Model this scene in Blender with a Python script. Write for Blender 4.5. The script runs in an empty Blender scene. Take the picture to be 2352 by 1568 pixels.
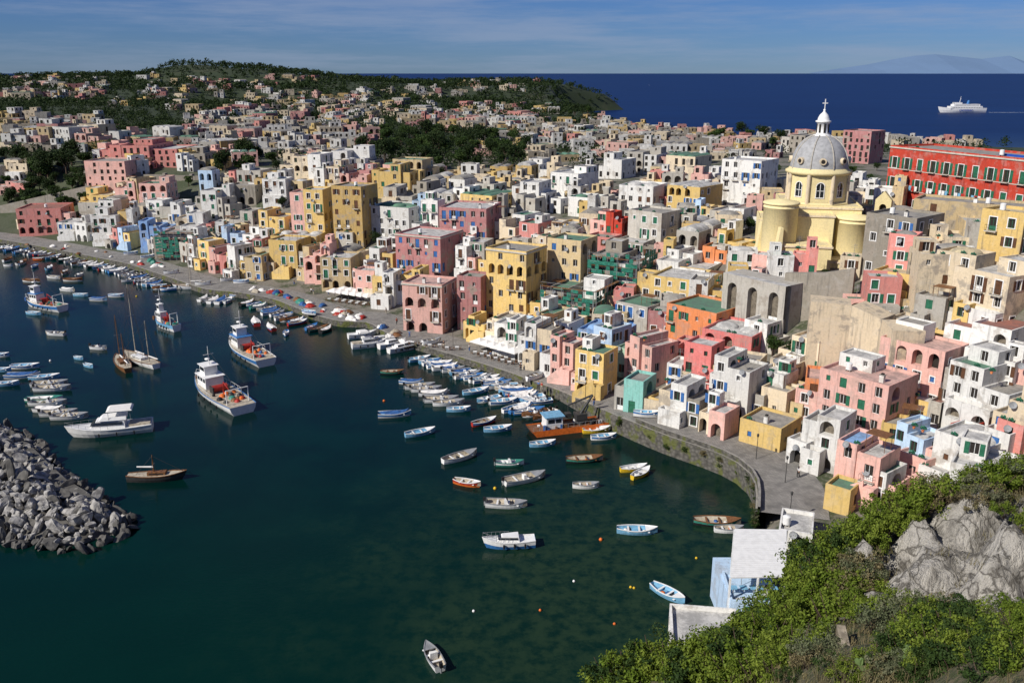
import bpy, math, random, time
import numpy as np
from mathutils import Vector, Matrix, Euler
T0=time.time()
R=random.Random(11); NR=np.random.RandomState(5)
rad=math.radians
sc=bpy.context.scene; COL=sc.collection
# ---------------------------------------------------------------- camera
F=2078.; PIT=rad(16.9); CP,SP=math.cos(PIT),math.sin(PIT); CH=60.
cd=bpy.data.cameras.new("camera"); cam=bpy.data.objects.new("camera",cd); COL.objects.link(cam)
cam.location=(0,0,CH); cam.rotation_euler=(rad(90)-PIT,0,0); cd.sensor_width=36; cd.lens=36*F/2400; cd.clip_start=.5; cd.clip_end=90000
sc.camera=cam
def sight(u,v):
    a=800-v
    return (u-1200., F*CP+a*SP, -F*SP+a*CP)
def sv(u,v,z=0.):          # surveyed point at height z
    d=sight(u,v); t=(z-CH)/d[2]
    return Vector((d[0]*t,d[1]*t,z))
# ---------------------------------------------------------------- materials
def newmat(name):
    m=bpy.data.materials.new(name); m.use_nodes=True; nt=m.node_tree
    return m,nt,nt.nodes['Principled BSDF']
def nd(nt,t,**k):
    n=nt.nodes.new(t)
    for a,b in k.items(): setattr(n,a,b)
    return n
def mixc(nt,f,a,b,bt='MIX'):
    n=nd(nt,'ShaderNodeMix',data_type='RGBA',blend_type=bt)
    for i,x in ((0,f),(6,a),(7,b)):
        if isinstance(x,bpy.types.NodeSocket): nt.links.new(x,n.inputs[i])
        elif i==0: n.inputs[0].default_value=x
        else: n.inputs[i].default_value=(*x[:3],1)
    return n.outputs[2]
def ramp(nt,s,a,b):
    n=nd(nt,'ShaderNodeMapRange',interpolation_type='SMOOTHSTEP'); nt.links.new(s,n.inputs[0])
    n.inputs[1].default_value=a; n.inputs[2].default_value=b
    return n.outputs[0]
def mul(nt,s,k):
    n=nd(nt,'ShaderNodeMath',operation='MULTIPLY'); nt.links.new(s,n.inputs[0])
    if isinstance(k,bpy.types.NodeSocket): nt.links.new(k,n.inputs[1])
    else: n.inputs[1].default_value=k
    return n.outputs[0]
def noise(nt,vec,scale,detail=3,rough=.55,sc3=None):
    if sc3:
        mp=nd(nt,'ShaderNodeMapping'); mp.inputs['Scale'].default_value=sc3; nt.links.new(vec,mp.inputs[0]); vec=mp.outputs[0]
    n=nd(nt,'ShaderNodeTexNoise'); n.inputs['Scale'].default_value=scale; n.inputs['Detail'].default_value=detail; n.inputs['Roughness'].default_value=rough
    nt.links.new(vec,n.inputs['Vector']); return n.outputs[0]
def ocoord(nt,rnd=True):
    tc=nd(nt,'ShaderNodeTexCoord'); v=tc.outputs['Object']
    if rnd:
        oi=nd(nt,'ShaderNodeObjectInfo'); m=nd(nt,'ShaderNodeVectorMath',operation='MULTIPLY_ADD')
        cx=nd(nt,'ShaderNodeCombineXYZ')
        for i in range(3): nt.links.new(oi.outputs['Random'],cx.inputs[i])
        nt.links.new(cx.outputs[0],m.inputs[0]); m.inputs[1].default_value=(57,91,33); nt.links.new(v,m.inputs[2]); v=m.outputs[0]
    return v
def bump(nt,bs,h,st,dist):
    b=nd(nt,'ShaderNodeBump'); b.inputs['Strength'].default_value=st; b.inputs['Distance'].default_value=dist
    nt.links.new(h,b.inputs['Height']); nt.links.new(b.outputs[0],bs.inputs['Normal'])
def M(name,col,rough=.7,var=.25,scale=2.,spec=.3,metal=0,bmp=0):
    m,nt,bs=newmat(name); v=ocoord(nt); n=noise(nt,v,scale,4)
    c=mixc(nt,ramp(nt,n,.35,.7),col,[x*(1-var) for x in col])
    nt.links.new(c,bs.inputs['Base Color']); bs.inputs['Roughness'].default_value=rough
    bs.inputs['Specular IOR Level'].default_value=spec; bs.inputs['Metallic'].default_value=metal
    if bmp: bump(nt,bs,n,.6,bmp)
    return m
def stucco(name,col,patch=.55,pc=(.34,.30,.25),dirt=.85,light=.35):
    m,nt,bs=newmat(name); v=ocoord(nt)
    n1=noise(nt,v,.3,5,.68); n2=noise(nt,v,1.,5,.65,(1.7,1.7,.14)); n3=noise(nt,v,2.6,5,.65); n4=noise(nt,v,.7,4,.6)
    c=mixc(nt,ramp(nt,n3,.35,.8),col,[x*.8 for x in col])
    g=sum(col)/3
    c=mixc(nt,mul(nt,ramp(nt,n4,.5,.7),light),c,[min(.8,x*.6+.25) for x in col])
    c2=mixc(nt,mul(nt,ramp(nt,n2,.5,.73),dirt),c,[x*.38+g*.12 for x in col])
    c3=mixc(nt,mul(nt,ramp(nt,n1,.53,.62),patch),c2,pc)
    c3=mixc(nt,mul(nt,ramp(nt,n1,.66,.70),patch*.8),c3,(.17,.15,.12))
    oi=nd(nt,'ShaderNodeObjectInfo'); mr=nd(nt,'ShaderNodeMapRange'); nt.links.new(oi.outputs['Random'],mr.inputs[0]); mr.inputs[3].default_value=.82; mr.inputs[4].default_value=1.1
    cx=nd(nt,'ShaderNodeCombineXYZ')
    for i in range(3): nt.links.new(mr.outputs[0],cx.inputs[i])
    c3=mixc(nt,1.,c3,cx.outputs[0],'MULTIPLY')
    nt.links.new(c3,bs.inputs['Base Color']); bs.inputs['Roughness'].default_value=.92; bs.inputs['Specular IOR Level'].default_value=.15
    bump(nt,bs,n3,.5,.07); return m
CC=dict(pk=(.72,.29,.25),pl=(.78,.46,.39),w=(.78,.77,.73),cr=(.74,.62,.44),y=(.76,.54,.20),oc=(.58,.40,.15),g=(.31,.28,.23),
 lg=(.50,.47,.41),orr=(.78,.28,.11),co=(.72,.22,.20),bl=(.27,.44,.74),aq=(.31,.66,.58),gr=(.43,.62,.46),rd=(.50,.06,.035),du=(.48,.22,.21),bf=(.62,.48,.27),ch=(.82,.70,.38),lb=(.50,.66,.84))
CN=dict(pk="salmon pink",pl="pale pink",w="whitewashed",cr="cream",y="yellow",oc="ochre",g="weathered grey",lg="light grey",orr="orange",co="coral red",
 bl="sky blue",aq="aqua green",gr="pale green",rd="dark red",du="dusky rose",bf="buff",ch="pale yellow",lb="light blue")
ST={k:stucco(CN[k].replace(' ','_')+"_plaster",c,.75 if k in('g','bf','oc','lg','cr','du') else (.55 if k=='w' else .35)) for k,c in CC.items()}
ST['ch']=stucco("church_plaster",CC['ch'],.12,(.6,.5,.33),.3,.1)
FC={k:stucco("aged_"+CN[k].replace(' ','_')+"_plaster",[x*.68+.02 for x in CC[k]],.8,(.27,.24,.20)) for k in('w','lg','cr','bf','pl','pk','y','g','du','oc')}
def roofm(name,col):
    m,nt,bs=newmat(name); v=ocoord(nt); n=noise(nt,v,.6,6,.7); n2=noise(nt,v,3.,4,.6)
    c=mixc(nt,ramp(nt,n,.40,.62),col,[x*.5+.05 for x in col]); c=mixc(nt,mul(nt,ramp(nt,n2,.45,.75),.5),c,[x*.5 for x in col])
    nt.links.new(c,bs.inputs['Base Color']); bs.inputs['Roughness'].default_value=.9; bump(nt,bs,n2,.4,.05); return m
RF=dict(w=roofm("white_roof",(.56,.55,.52)),g=roofm("concrete_roof",(.34,.32,.28)),gn=roofm("green_roof_coating",(.10,.23,.15)),
 t=roofm("red_roof_coating",(.34,.14,.10)),b=roofm("blue_roof_coating",(.24,.42,.70)),y=roofm("ochre_roof",(.62,.52,.32)),p=roofm("pink_roof",(.62,.40,.34)),
 ch=M("church_roof_plaster",(.72,.62,.38),.9,.2,.8))
RN=dict(w="white flat roof",g="grey flat roof",gn="green flat roof",t="rusty red flat roof",b="blue roof",y="ochre flat roof",p="pink terrace roof")
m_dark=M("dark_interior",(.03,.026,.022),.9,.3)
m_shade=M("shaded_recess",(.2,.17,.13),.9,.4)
m_glass=M("window_glass",(.02,.025,.03),.12,.3,3,.6)
m_white=M("white_paint",(.8,.8,.78),.5,.12,1.5)
m_trim=M("stone_trim",(.58,.54,.46),.8,.2)
m_gsh=M("green_shutter_paint",(.03,.16,.09),.55,.3)
m_bsh=M("brown_shutter_paint",(.13,.06,.03),.6,.3)
m_blsh=M("blue_shutter_paint",(.05,.16,.42),.55,.3)
m_iron=M("dark_iron",(.05,.05,.05),.5,.3)
m_wood=M("varnished_wood",(.22,.1,.04),.5,.4,3)
m_blue=M("blue_boat_paint",(.05,.19,.46),.4,.3)
m_lblue=M("light_blue_boat_paint",(.2,.44,.64),.45,.3)
m_red=M("red_paint",(.42,.04,.03),.45,.3)
m_org=M("orange_paint",(.75,.17,.03),.45,.3)
m_yel=M("yellow_paint",(.72,.48,.03),.45,.2)
m_teal=M("green_boat_paint",(.05,.24,.18),.45,.3)
m_blk=M("black_rubber",(.02,.02,.022),.6,.3)
m_grey=M("grey_fitting",(.3,.31,.32),.5,.3)
m_crm=M("cream_deck",(.5,.44,.34),.7,.4)
m_tarpb=M("blue_tarpaulin",(.04,.12,.32),.6,.4,2,.3,0,.05)
m_canv=M("white_canvas",(.78,.76,.72),.8,.12,2)
m_net=M("scaffold_netting",(.03,.2,.14),.8,.5,2)
m_skin=M("skin",(.5,.3,.2),.6,.1)
# ---------------------------------------------------------------- mesh builder
class MB:
    def __init__(s): s.v=[];s.f=[];s.m=[];s.s=[];s.mats=[]
    def mi(s,m):
        if m not in s.mats: s.mats.append(m)
        return s.mats.index(m)
    def face(s,p,m,sm=False):
        b=len(s.v); s.v+= [tuple(q) for q in p]; s.f.append(tuple(range(b,b+len(p)))); s.m.append(s.mi(m)); s.s.append(sm)
    def add(s,vs,fs,m,sm=False):
        b=len(s.v); s.v+=[tuple(q) for q in vs]; k=s.mi(m)
        for f in fs: s.f.append(tuple(i+b for i in f)); s.m.append(k); s.s.append(sm)
    def box(s,x0,x1,y0,y1,z0,z1,m,tf=None):
        vs=[Vector((x,y,z)) for z in(z0,z1) for y in(y0,y1) for x in(x0,x1)]
        if tf: vs=[tf@q for q in vs]
        s.add(vs,[(0,2,3,1),(4,5,7,6),(0,1,5,4),(2,6,7,3),(0,4,6,2),(1,3,7,5)],m)
    def cyl(s,p0,p1,r0,r1,m,n=8,cap=True,sm=True):
        p0,p1=Vector(p0),Vector(p1); d=(p1-p0).normalized(); a=d.orthogonal().normalized(); b=d.cross(a)
        vs=[]
        for p,r in((p0,r0),(p1,r1)):
            for i in range(n):
                t=2*math.pi*i/n; vs.append(p+(a*math.cos(t)+b*math.sin(t))*r)
        fs=[(i,(i+1)%n,n+(i+1)%n,n+i) for i in range(n)]
        s.add(vs,fs,m,sm)
        if cap: s.add(vs,[tuple(range(n-1,-1,-1)),tuple(range(n,2*n))],m)
    def lathe(s,prof,m,n=16,c=(0,0),a0=0,a1=2*math.pi,sm=True,sx=1,sy=1):
        full=abs(a1-a0-2*math.pi)<1e-6; k=n if full else n+1
        vs=[];fs=[]
        for r,z in prof:
            for i in range(k):
                t=a0+(a1-a0)*i/n; vs.append((c[0]+r*math.cos(t)*sx,c[1]+r*math.sin(t)*sy,z))
        for j in range(len(prof)-1):
            for i in range(n):
                i2=(i+1)%k; fs.append((j*k+i,j*k+i2,(j+1)*k+i2,(j+1)*k+i))
        s.add(vs,fs,m,sm)
    def mesh(s,name):
        me=bpy.data.meshes.new(name); me.from_pydata(s.v,[],s.f)
        for m in s.mats: me.materials.append(m)
        me.polygons.foreach_set('material_index',s.m); me.polygons.foreach_set('use_smooth',s.s); me.update(); return me
def ob(name,me,parent=None,loc=(0,0,0),rz=0,rot=None,sc_=None):
    o=bpy.data.objects.new(name,me); COL.objects.link(o); o.location=loc; o.rotation_euler=rot or (0,0,rz)
    if sc_: o.scale=(sc_,)*3 if not hasattr(sc_,'__len__') else sc_
    if parent: o.parent=parent
    return o
def top(name,me,label,cat,loc=(0,0,0),rz=0,group=None,sc_=None,rot=None):
    o=ob(name,me,None,loc,rz,rot,sc_); o["label"]=label; o["category"]=cat
    if group: o["group"]=group
    return o
def struct(name,me,label,loc=(0,0,0)):
    o=ob(name,me,None,loc); o["kind"]="structure"; o["label"]=label; o["category"]=name.replace('_',' '); return o
def place(tpl,name,label,cat,loc,rz=0,group=None,s=None):
    e=top(name,None,label,cat,loc,rz,group,s); e.empty_display_size=.5
    for p in tpl:
        o=ob(p[0],p[1],e,p[2] if len(p)>2 else (0,0,0),p[3] if len(p)>3 else 0)
    return e
# ---------------------------------------------------------------- coast and terrain
QW=[(-60,562),(0,570),(100,588),(200,608),(300,628),(400,662),(480,690),(560,697),(640,712),(740,752),(800,768),(862,766),(900,792),(980,822),(1100,858),(1200,890),(1300,932),(1400,990),(1450,1018),(1560,1066),(1650,1096),(1725,1128),(1760,1160),(1770,1205),(1766,1250),(1735,1300),(1700,1400),(1600,1500),(1400,1640)]
QP=[sv(u,v,0).xy for u,v in QW]
Q=np.array([(-600,420)]+[(p.x,p.y) for p in QP]+[(2,55),(-8,30)])
OC=np.array([(-8,30),(-12,-60),(200,-60),(380,200),(430,400),(360,520),(250,580),(170,640),(125,730),(110,850),(105,1000),(95,1150),(80,1300),(90,1430),(150,1480),(190,1520),(150,1580),(80,1680),(-200,1800),(-700,1900),(-1500,1700),(-1500,700),(-600,420)],float)
POLY=np.vstack([Q,OC[1:-1]])
def dist_np(X,Y,P):
    d=np.full(X.shape,1e9)
    for a,b in zip(P[:-1],P[1:]):
        ab=b-a; L=ab@ab
        t=np.clip(((X-a[0])*ab[0]+(Y-a[1])*ab[1])/L,0,1)
        d=np.minimum(d,np.hypot(X-a[0]-t*ab[0],Y-a[1]-t*ab[1]))
    return d
def inside_np(X,Y,P):
    r=np.zeros(X.shape,bool); n=len(P)
    for i in range(n):
        x1,y1=P[i]; x2,y2=P[(i+1)%n]
        if y1==y2: continue
        c=((y1>Y)!=(y2>Y))&(X<(x2-x1)*(Y-y1)/(y2-y1)+x1); r^=c
    return r
CTL=np.array([(-180,420,24),(-100,330,20),(-220,470,29),(-200,390,22),(-60,300,19),(0,280,18),(0,250,17),(60,260,20),(62,185,19),(40,200,17),(80,150,30),(110,230,27),(150,260,27),(100,110,36),(75,110,26),(60,120,16),
 (0,400,17),(-100,450,20),(-160,550,26),(150,350,20),(250,450,19),(350,600,16),(100,600,17),(-100,650,21),(-181,643,22),(-350,700,34),(-300,600,31),(50,900,20),(90,850,14),(-400,1000,42),
 (-430,1250,69),(-520,1230,52),(-360,1230,64),(-309,1200,57),(-187,1190,47),(-60,1300,40),(20,1450,41),(36,1550,45),(93,1540,40),(130,1540,24),(-60,1500,44),(-470,1084,46),(-560,900,42),(-262,937,27),(-131,937,23),(60,1100,14),(-60,1100,25),(-300,1100,41),(-900,1300,40),(-200,1600,36)],float)
def sstep(x): x=np.clip(x,0,1); return x*x*(3-2*x)
def base_lv(X): return 1.4+1.9*sstep((X-2)/20)
def H_np(X,Y):
    X=np.asarray(X,float);Y=np.asarray(Y,float)
    w=np.zeros(X.shape);z=np.zeros(X.shape)
    for x,y,h in CTL:
        k=1/(((X-x)**2+(Y-y)**2)+60)**1.6; w+=k; z+=k*h
    z/=w
    dq=dist_np(X,Y,Q); dc=dist_np(X,Y,OC)
    f=np.minimum(sstep((dq-9)/58),sstep(dc/28))
    b=base_lv(X)
    h=b+(z-b)*f
    e=np.minimum(dq,dc); h=np.where(e<4,h-(4-e)*1.3,h)
    return np.where(inside_np(X,Y,POLY),h,-4-e*.2)
def hz(x,y): return float(H_np(np.array([x]),np.array([y]))[0])
YS=np.geomspace(62,2200,1100)
def land(u,v):             # where a line of sight meets the ground
    d=sight(u,v); X=YS*d[0]/d[1]; Z=CH+YS*d[2]/d[1]; h=H_np(X,YS); k=np.where(h>=Z)[0]
    if len(k)==0: return None
    k=k[0]
    if k==0: y=YS[0]
    else:
        g0=Z[k-1]-h[k-1]; g1=Z[k]-h[k]; y=YS[k-1]+(YS[k]-YS[k-1])*g0/(g0-g1+1e-9)
    return Vector((y*d[0]/d[1],y,CH+y*d[2]/d[1]))
def gridmesh(name,x0,x1,y0,y1,st,mat,fn,skip=-3.9):
    xs=np.arange(x0,x1+.01,st);ys=np.arange(y0,y1+.01,st);X,Y=np.meshgrid(xs,ys);Z=fn(X,Y)
    nx=len(xs);vs=np.stack([X.ravel(),Y.ravel(),Z.ravel()],1)
    fs=[]
    zz=Z
    for j in range(len(ys)-1):
        for i in range(nx-1):
            if max(zz[j,i],zz[j,i+1],zz[j+1,i],zz[j+1,i+1])>skip: fs.append((j*nx+i,j*nx+i+1,(j+1)*nx+i+1,(j+1)*nx+i))
    me=bpy.data.meshes.new(name); me.from_pydata(vs.tolist(),[],fs); me.materials.append(mat); me.polygons.foreach_set('use_smooth',[True]*len(fs)); return me
m,nt,bs=newmat("town_ground"); g=nd(nt,'ShaderNodeNewGeometry'); n=noise(nt,g.outputs['Position'],.12,6,.65); n2=noise(nt,g.outputs['Position'],1.2,4)
c=mixc(nt,ramp(nt,n,.44,.58),(.17,.155,.13),(.045,.06,.025)); c=mixc(nt,ramp(nt,n2,.45,.85),c,(.24,.22,.18))  # stone tone darkened so gaps between houses read as shaded alleys
sxx=nd(nt,'ShaderNodeSeparateXYZ'); nt.links.new(g.outputs['Position'],sxx.inputs[0]); c=mixc(nt,mul(nt,ramp(nt,sxx.outputs[0],-95,-135),.85),c,(.045,.06,.025)); nt.links.new(c,bs.inputs['Base Color']); bs.inputs['Roughness'].default_value=.95; bump(nt,bs,n2,.6,.3)
m_ground=m
m,nt,bs=newmat("wooded_ground"); g=nd(nt,'ShaderNodeNewGeometry'); n=noise(nt,g.outputs['Position'],.02,6,.7); n2=noise(nt,g.outputs['Position'],.15,5,.7)
c=mixc(nt,ramp(nt,n,.5,.66),(.022,.036,.012),(.05,.055,.025)); c=mixc(nt,ramp(nt,n2,.4,.7),c,(.026,.042,.013)); nt.links.new(c,bs.inputs['Base Color']); bs.inputs['Roughness'].default_value=.95
m_wild=m
struct("ground",gridmesh("ground",-280,470,60,480,3.5,m_ground,H_np),"stony sloping ground below the harbour town")
struct("distant_hills",gridmesh("hills",-1500,500,478,1900,14,m_wild,lambda X,Y:H_np(X,Y)-.4*(Y<482)),"wooded island plain and low hills")
print("terrain",time.time()-T0)
# quay
m,nt,bs=newmat("quay_paving"); g=nd(nt,'ShaderNodeNewGeometry')
br=nd(nt,'ShaderNodeTexBrick'); mp=nd(nt,'ShaderNodeMapping'); mp.inputs['Rotation'].default_value=(0,0,rad(42)); nt.links.new(g.outputs['Position'],mp.inputs[0]); nt.links.new(mp.outputs[0],br.inputs['Vector'])
br.inputs['Scale'].default_value=.9; br.inputs['Color1'].default_value=(.30,.285,.26,1); br.inputs['Color2'].default_value=(.21,.20,.185,1); br.inputs['Mortar'].default_value=(.12,.115,.1,1)
n=noise(nt,g.outputs['Position'],.5,5,.65); c=mixc(nt,ramp(nt,n,.4,.75),br.outputs[0],(.13,.125,.115)); nt.links.new(c,bs.inputs['Base Color']); bs.inputs['Roughness'].default_value=.85
m_pave=m
m,nt,bs=newmat("quay_stone_wall"); g=nd(nt,'ShaderNodeNewGeometry'); vo=nd(nt,'ShaderNodeTexVoronoi'); vo.inputs['Scale'].default_value=1.6; nt.links.new(g.outputs['Position'],vo.inputs['Vector'])
c=mixc(nt,vo.outputs['Distance'],(.16,.15,.13),(.04,.038,.032)); n=noise(nt,g.outputs['Position'],.45,4); c=mixc(nt,ramp(nt,n,.5,.62),c,(.10,.11,.03)); nt.links.new(c,bs.inputs['Base Color']); bs.inputs['Roughness'].default_value=.95; bump(nt,bs,vo.outputs['Distance'],.8,.2)
m_qwall=m
def offs(pts,k):
    out=[]
    for i,p in enumerate(pts):
        a=pts[max(0,i-1)]; b=pts[min(len(pts)-1,i+1)]; d=(b-a).normalized(); nrm=Vector((-d.y,d.x)); out.append(p+nrm*k)
    return out
def densify(P,st=3.):
    o=[]
    for a,b in zip(P[:-1],P[1:]):
        n=max(1,int((b-a).length/st)); o+=[a.lerp(b,i/n) for i in range(n)]
    return o+[P[-1]]
QD=densify(QP[:25])
QD=[QD[0]]+[(QD[i-1]+QD[i]*2+QD[i+1])/4 for i in range(1,len(QD)-1)]+[QD[-1]]
mb=MB(); in0=offs(QD,0); in1=offs(QD,.5); in2=offs(QD,9.5)
def lv(p): return float(base_lv(np.array([p.x]))[0])+.08
for i in range(len(QD)-1):
    a,b=in0[i],in0[i+1]; za,zb=lv(a),lv(b)
    mb.face([(a.x,a.y,-3),(b.x,b.y,-3),(b.x,b.y,zb),(a.x,a.y,za)],m_qwall)
    c,d=in1[i],in1[i+1]; e,f=in2[i],in2[i+1]
    mb.face([(a.x,a.y,za),(b.x,b.y,zb),(d.x,d.y,zb),(c.x,c.y,za)],RF['g'])
    mb.face([(c.x,c.y,za-.002),(d.x,d.y,zb-.002),(f.x,f.y,lv(f)+.04),(e.x,e.y,lv(e)+.04)],m_pave)
struct("quay",mb.mesh("quay"),"grey stone paved quay with a dark stone harbour wall")
mb=MB(); seg=[i for i in range(len(QD)) if QD[i].x>19]
pa=offs(QD,.25);pb=offs(QD,.6)
for i in seg[:-1]:
    a,b,c,d=pa[i],pa[i+1],pb[i+1],pb[i]; z0,z1=lv(a)-.05,lv(a)+.75; w0,w1=lv(b)-.05,lv(b)+.75
    mb.face([(a.x,a.y,z0),(b.x,b.y,w0),(b.x,b.y,w1),(a.x,a.y,z1)],m_qwall)
    mb.face([(d.x,d.y,z0),(c.x,c.y,w0),(c.x,c.y,w1),(d.x,d.y,z1)],m_qwall)
    mb.face([(a.x,a.y,z1),(b.x,b.y,w1),(c.x,c.y,w1),(d.x,d.y,z1)],RF['g'])
top("promenade_parapet",mb.mesh("parapet"),"low dark stone parapet wall along the curved promenade","wall")
# ---------------------------------------------------------------- sea
m,nt,bs=newmat("sea_water"); g=nd(nt,'ShaderNodeNewGeometry'); P=g.outputs['Position']; sx=nd(nt,'ShaderNodeSeparateXYZ'); nt.links.new(P,sx.inputs[0])
far=ramp(nt,sx.outputs[1],350,1000)
vd=nd(nt,'ShaderNodeVectorMath',operation='DISTANCE'); nt.links.new(P,vd.inputs[0]); vd.inputs[1].default_value=(20,92,0)
n=noise(nt,P,.08,5,.6); ad=nd(nt,'ShaderNodeMath',operation='MULTIPLY_ADD'); nt.links.new(n,ad.inputs[0]); ad.inputs[1].default_value=-55; nt.links.new(vd.outputs['Value'],ad.inputs[2])
sh=ramp(nt,ad.outputs[0],28,-24); n3=noise(nt,P,.5,5,.65)
c=mixc(nt,ramp(nt,n,.35,.7),(.0006,.0115,.0115),(.0008,.018,.0155)); 
ng=ramp(nt,sx.outputs[1],150,80); c=mixc(nt,mul(nt,ng,.7),c,(.0006,.019,.0135))
shc=mixc(nt,ramp(nt,n3,.38,.66),(.018,.038,.019),(.003,.018,.012)); c=mixc(nt,sh,c,shc)
nf=noise(nt,P,.01,5,.6,(.3,1,1)); cf=mixc(nt,ramp(nt,nf,.35,.7),(.003,.016,.075),(.004,.022,.095)); c=mixc(nt,far,c,cf)
nt.links.new(c,bs.inputs['Base Color']); bs.inputs['IOR'].default_value=1.33
rr=nd(nt,'ShaderNodeMapRange'); nt.links.new(far,rr.inputs[0]); rr.inputs[3].default_value=.07; rr.inputs[4].default_value=.4; nt.links.new(rr.outputs[0],bs.inputs['Roughness'])
rr=nd(nt,'ShaderNodeMapRange'); nt.links.new(far,rr.inputs[0]); rr.inputs[3].default_value=.2; rr.inputs[4].default_value=.05; nt.links.new(rr.outputs[0],bs.inputs['Specular IOR Level'])
wv=noise(nt,P,1.3,4,.6,(1,1.5,1)); bump(nt,bs,wv,.3,.1)
mb=MB(); mb.face([(-30000,-400,0),(30000,-400,0),(30000,33000,0),(-30000,33000,0)],m)
struct("sea",mb.mesh("sea"),"calm dark teal harbour and deep blue open sea")
# ---------------------------------------------------------------- houses
def facade(mb,O,ux,nr,w,z0,z1,ops,mat):
    def P(x,z,d=0): return (O[0]+ux[0]*x-nr[0]*d,O[1]+ux[1]*x-nr[1]*d,z)
    xs=sorted({0,w}|{o[0]-o[2]/2 for o in ops}|{o[0]+o[2]/2 for o in ops}); zs=sorted({z0,z1}|{o[1] for o in ops}|{o[1]+o[3] for o in ops})
    for j in range(len(zs)-1):
        zc=(zs[j]+zs[j+1])/2; run=None
        for i in range(len(xs)):
            hole=True
            if i<len(xs)-1:
                xc=(xs[i]+xs[i+1])/2; hole=any(abs(xc-o[0])<o[2]/2 and o[1]<zc<o[1]+o[3] for o in ops)
            if hole:
                if run is not None: mb.face([P(run,zs[j]),P(xs[i],zs[j]),P(xs[i],zs[j+1]),P(run,zs[j+1])],mat); run=None
            elif run is None: run=xs[i]
    for xc,zb,ow,oh,arch,dp,bk in ops:
        x0,x1,zt=xc-ow/2,xc+ow/2,zb+oh
        if arch:
            r=ow/2; zsx=zt-r; pts=[(xc-r*math.cos(math.pi*i/8),zsx+r*math.sin(math.pi*i/8)) for i in range(9)]
            for i in range(8):
                cr=(x0,zt) if i<4 else (x1,zt); p,q=pts[i],pts[i+1]
                mb.face([P(*cr),P(*p),P(*q)],mat); mb.face([P(*p),P(*q),P(*q,dp),P(*p,dp)],mat)
            zr=zsx
        else:
            zr=zt; mb.face([P(x0,zt),P(x1,zt),P(x1,zt,dp),P(x0,zt,dp)],mat)
        mb.face([P(x0,zb),P(x0,zr),P(x0,zr,dp),P(x0,zb,dp)],mat); mb.face([P(x1,zb),P(x1,zr),P(x1,zr,dp),P(x1,zb,dp)],mat)
        mb.face([P(x0,zb),P(x1,zb),P(x1,zb,dp),P(x0,zb,dp)],mat)
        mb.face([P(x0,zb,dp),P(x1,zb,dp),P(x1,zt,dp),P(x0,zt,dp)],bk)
def volume(wm,rm,x0,x1,y0,y1,z0,z1,F_,R_,L_,mat,rmat,par=.5,th=.22):
    facade(wm,(x0,y0),(1,0),(0,-1),x1-x0,z0,z1,F_,mat)
    facade(wm,(x1,y0),(0,1),(1,0),y1-y0,z0,z1,R_,mat)
    facade(wm,(x0,y1),(0,-1),(-1,0),y1-y0,z0,z1,L_,mat)
    facade(wm,(x1,y1),(-1,0),(0,1),x1-x0,z0,z1,[],mat)
    a,b,c,d=x0+th,x1-th,y0+th,y1-th; zr=z1-par
    for p,q,r_,s_ in(((x0,y0),(x1,y0),(b,c),(a,c)),((x1,y0),(x1,y1),(b,d),(b,c)),((x1,y1),(x0,y1),(a,d),(b,d)),((x0,y1),(x0,y0),(a,c),(a,d))):
        wm.face([(*p,z1),(*q,z1),(*r_,z1),(*s_,z1)],mat)
        wm.face([(*s_,z1),(*r_,z1),(*r_,zr-.05),(*s_,zr-.05)],mat)
    rm.box(a+.01,b-.01,c+.01,d-.01,zr-.12,zr,rmat)
def winmesh(w,h,trim,fm,kind):
    mb=MB(); t=.06
    mb.box(-w/2+t,w/2-t,.06,.08,t,h-t,m_glass)
    for a in((-w/2,-w/2+t,0,h),(w/2-t,w/2,0,h),(-w/2+t,w/2-t,0,t),(-w/2+t,w/2-t,h-t,h),(-.03,.03,t,h-t)): mb.box(a[0],a[1],.02,.1,a[2],a[3],fm)
    if kind=='door': mb.box(-w/2+t,w/2-t,.03,.055,t,h*.35,fm)
    return mb.mesh("window")
def trimmesh(w,h):
    mb=MB(); t=.16; y0,y1=-.27,-.2
    for a in((-w/2-t,-w/2-.005,0,h+t),(w/2+.005,w/2+t,0,h+t),(-w/2-.004,w/2+.004,h+.005,h+t),(-w/2-t-.05,w/2+t+.05,-.12,-.005)): mb.box(a[0],a[1],y0,y1,a[2],a[3],m_white)
    return mb.mesh("window_frame")
def shutmesh(w,h,mt):
    mb=MB(); sw=w/2; mb.box(0,sw,-.05,0,0,h,mt)
    for i in range(int(h/.22)): mb.box(.05,sw-.05,-.075,-.052,.08+i*.22,.16+i*.22,mt)
    return mb.mesh("shutter")
WT={}
for k,(w,h) in dict(win=(1.15,1.6),door=(1.25,2.35),small=(.7,.9),big=(1.5,2.6)).items():
    WT[k]=(w,h,winmesh(w,h,0,m_white,k),winmesh(w,h,0,m_gsh,k),trimmesh(w,h))
SHM={(k,c):shutmesh(WT[k][0],WT[k][1],mt) for k in WT for c,mt in(('g',m_gsh),('b',m_bsh),('l',m_blsh))}
CLOSED={}
for c,mt in(('g',m_gsh),('b',m_bsh),('l',m_blsh)):
    for k in WT:
        mb=MB(); w,h=WT[k][:2]; mb.box(-w/2+.02,-.01,.0,.05,.02,h-.02,mt); mb.box(.01,w/2-.02,.0,.05,.02,h-.02,mt)
        for i in range(int(h/.2)): mb.box(-w/2+.1,w/2-.1,-.02,-.002,.06+i*.2,.14+i*.2,mt)
        CLOSED[k,c]=mb.mesh("shutter")
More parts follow.
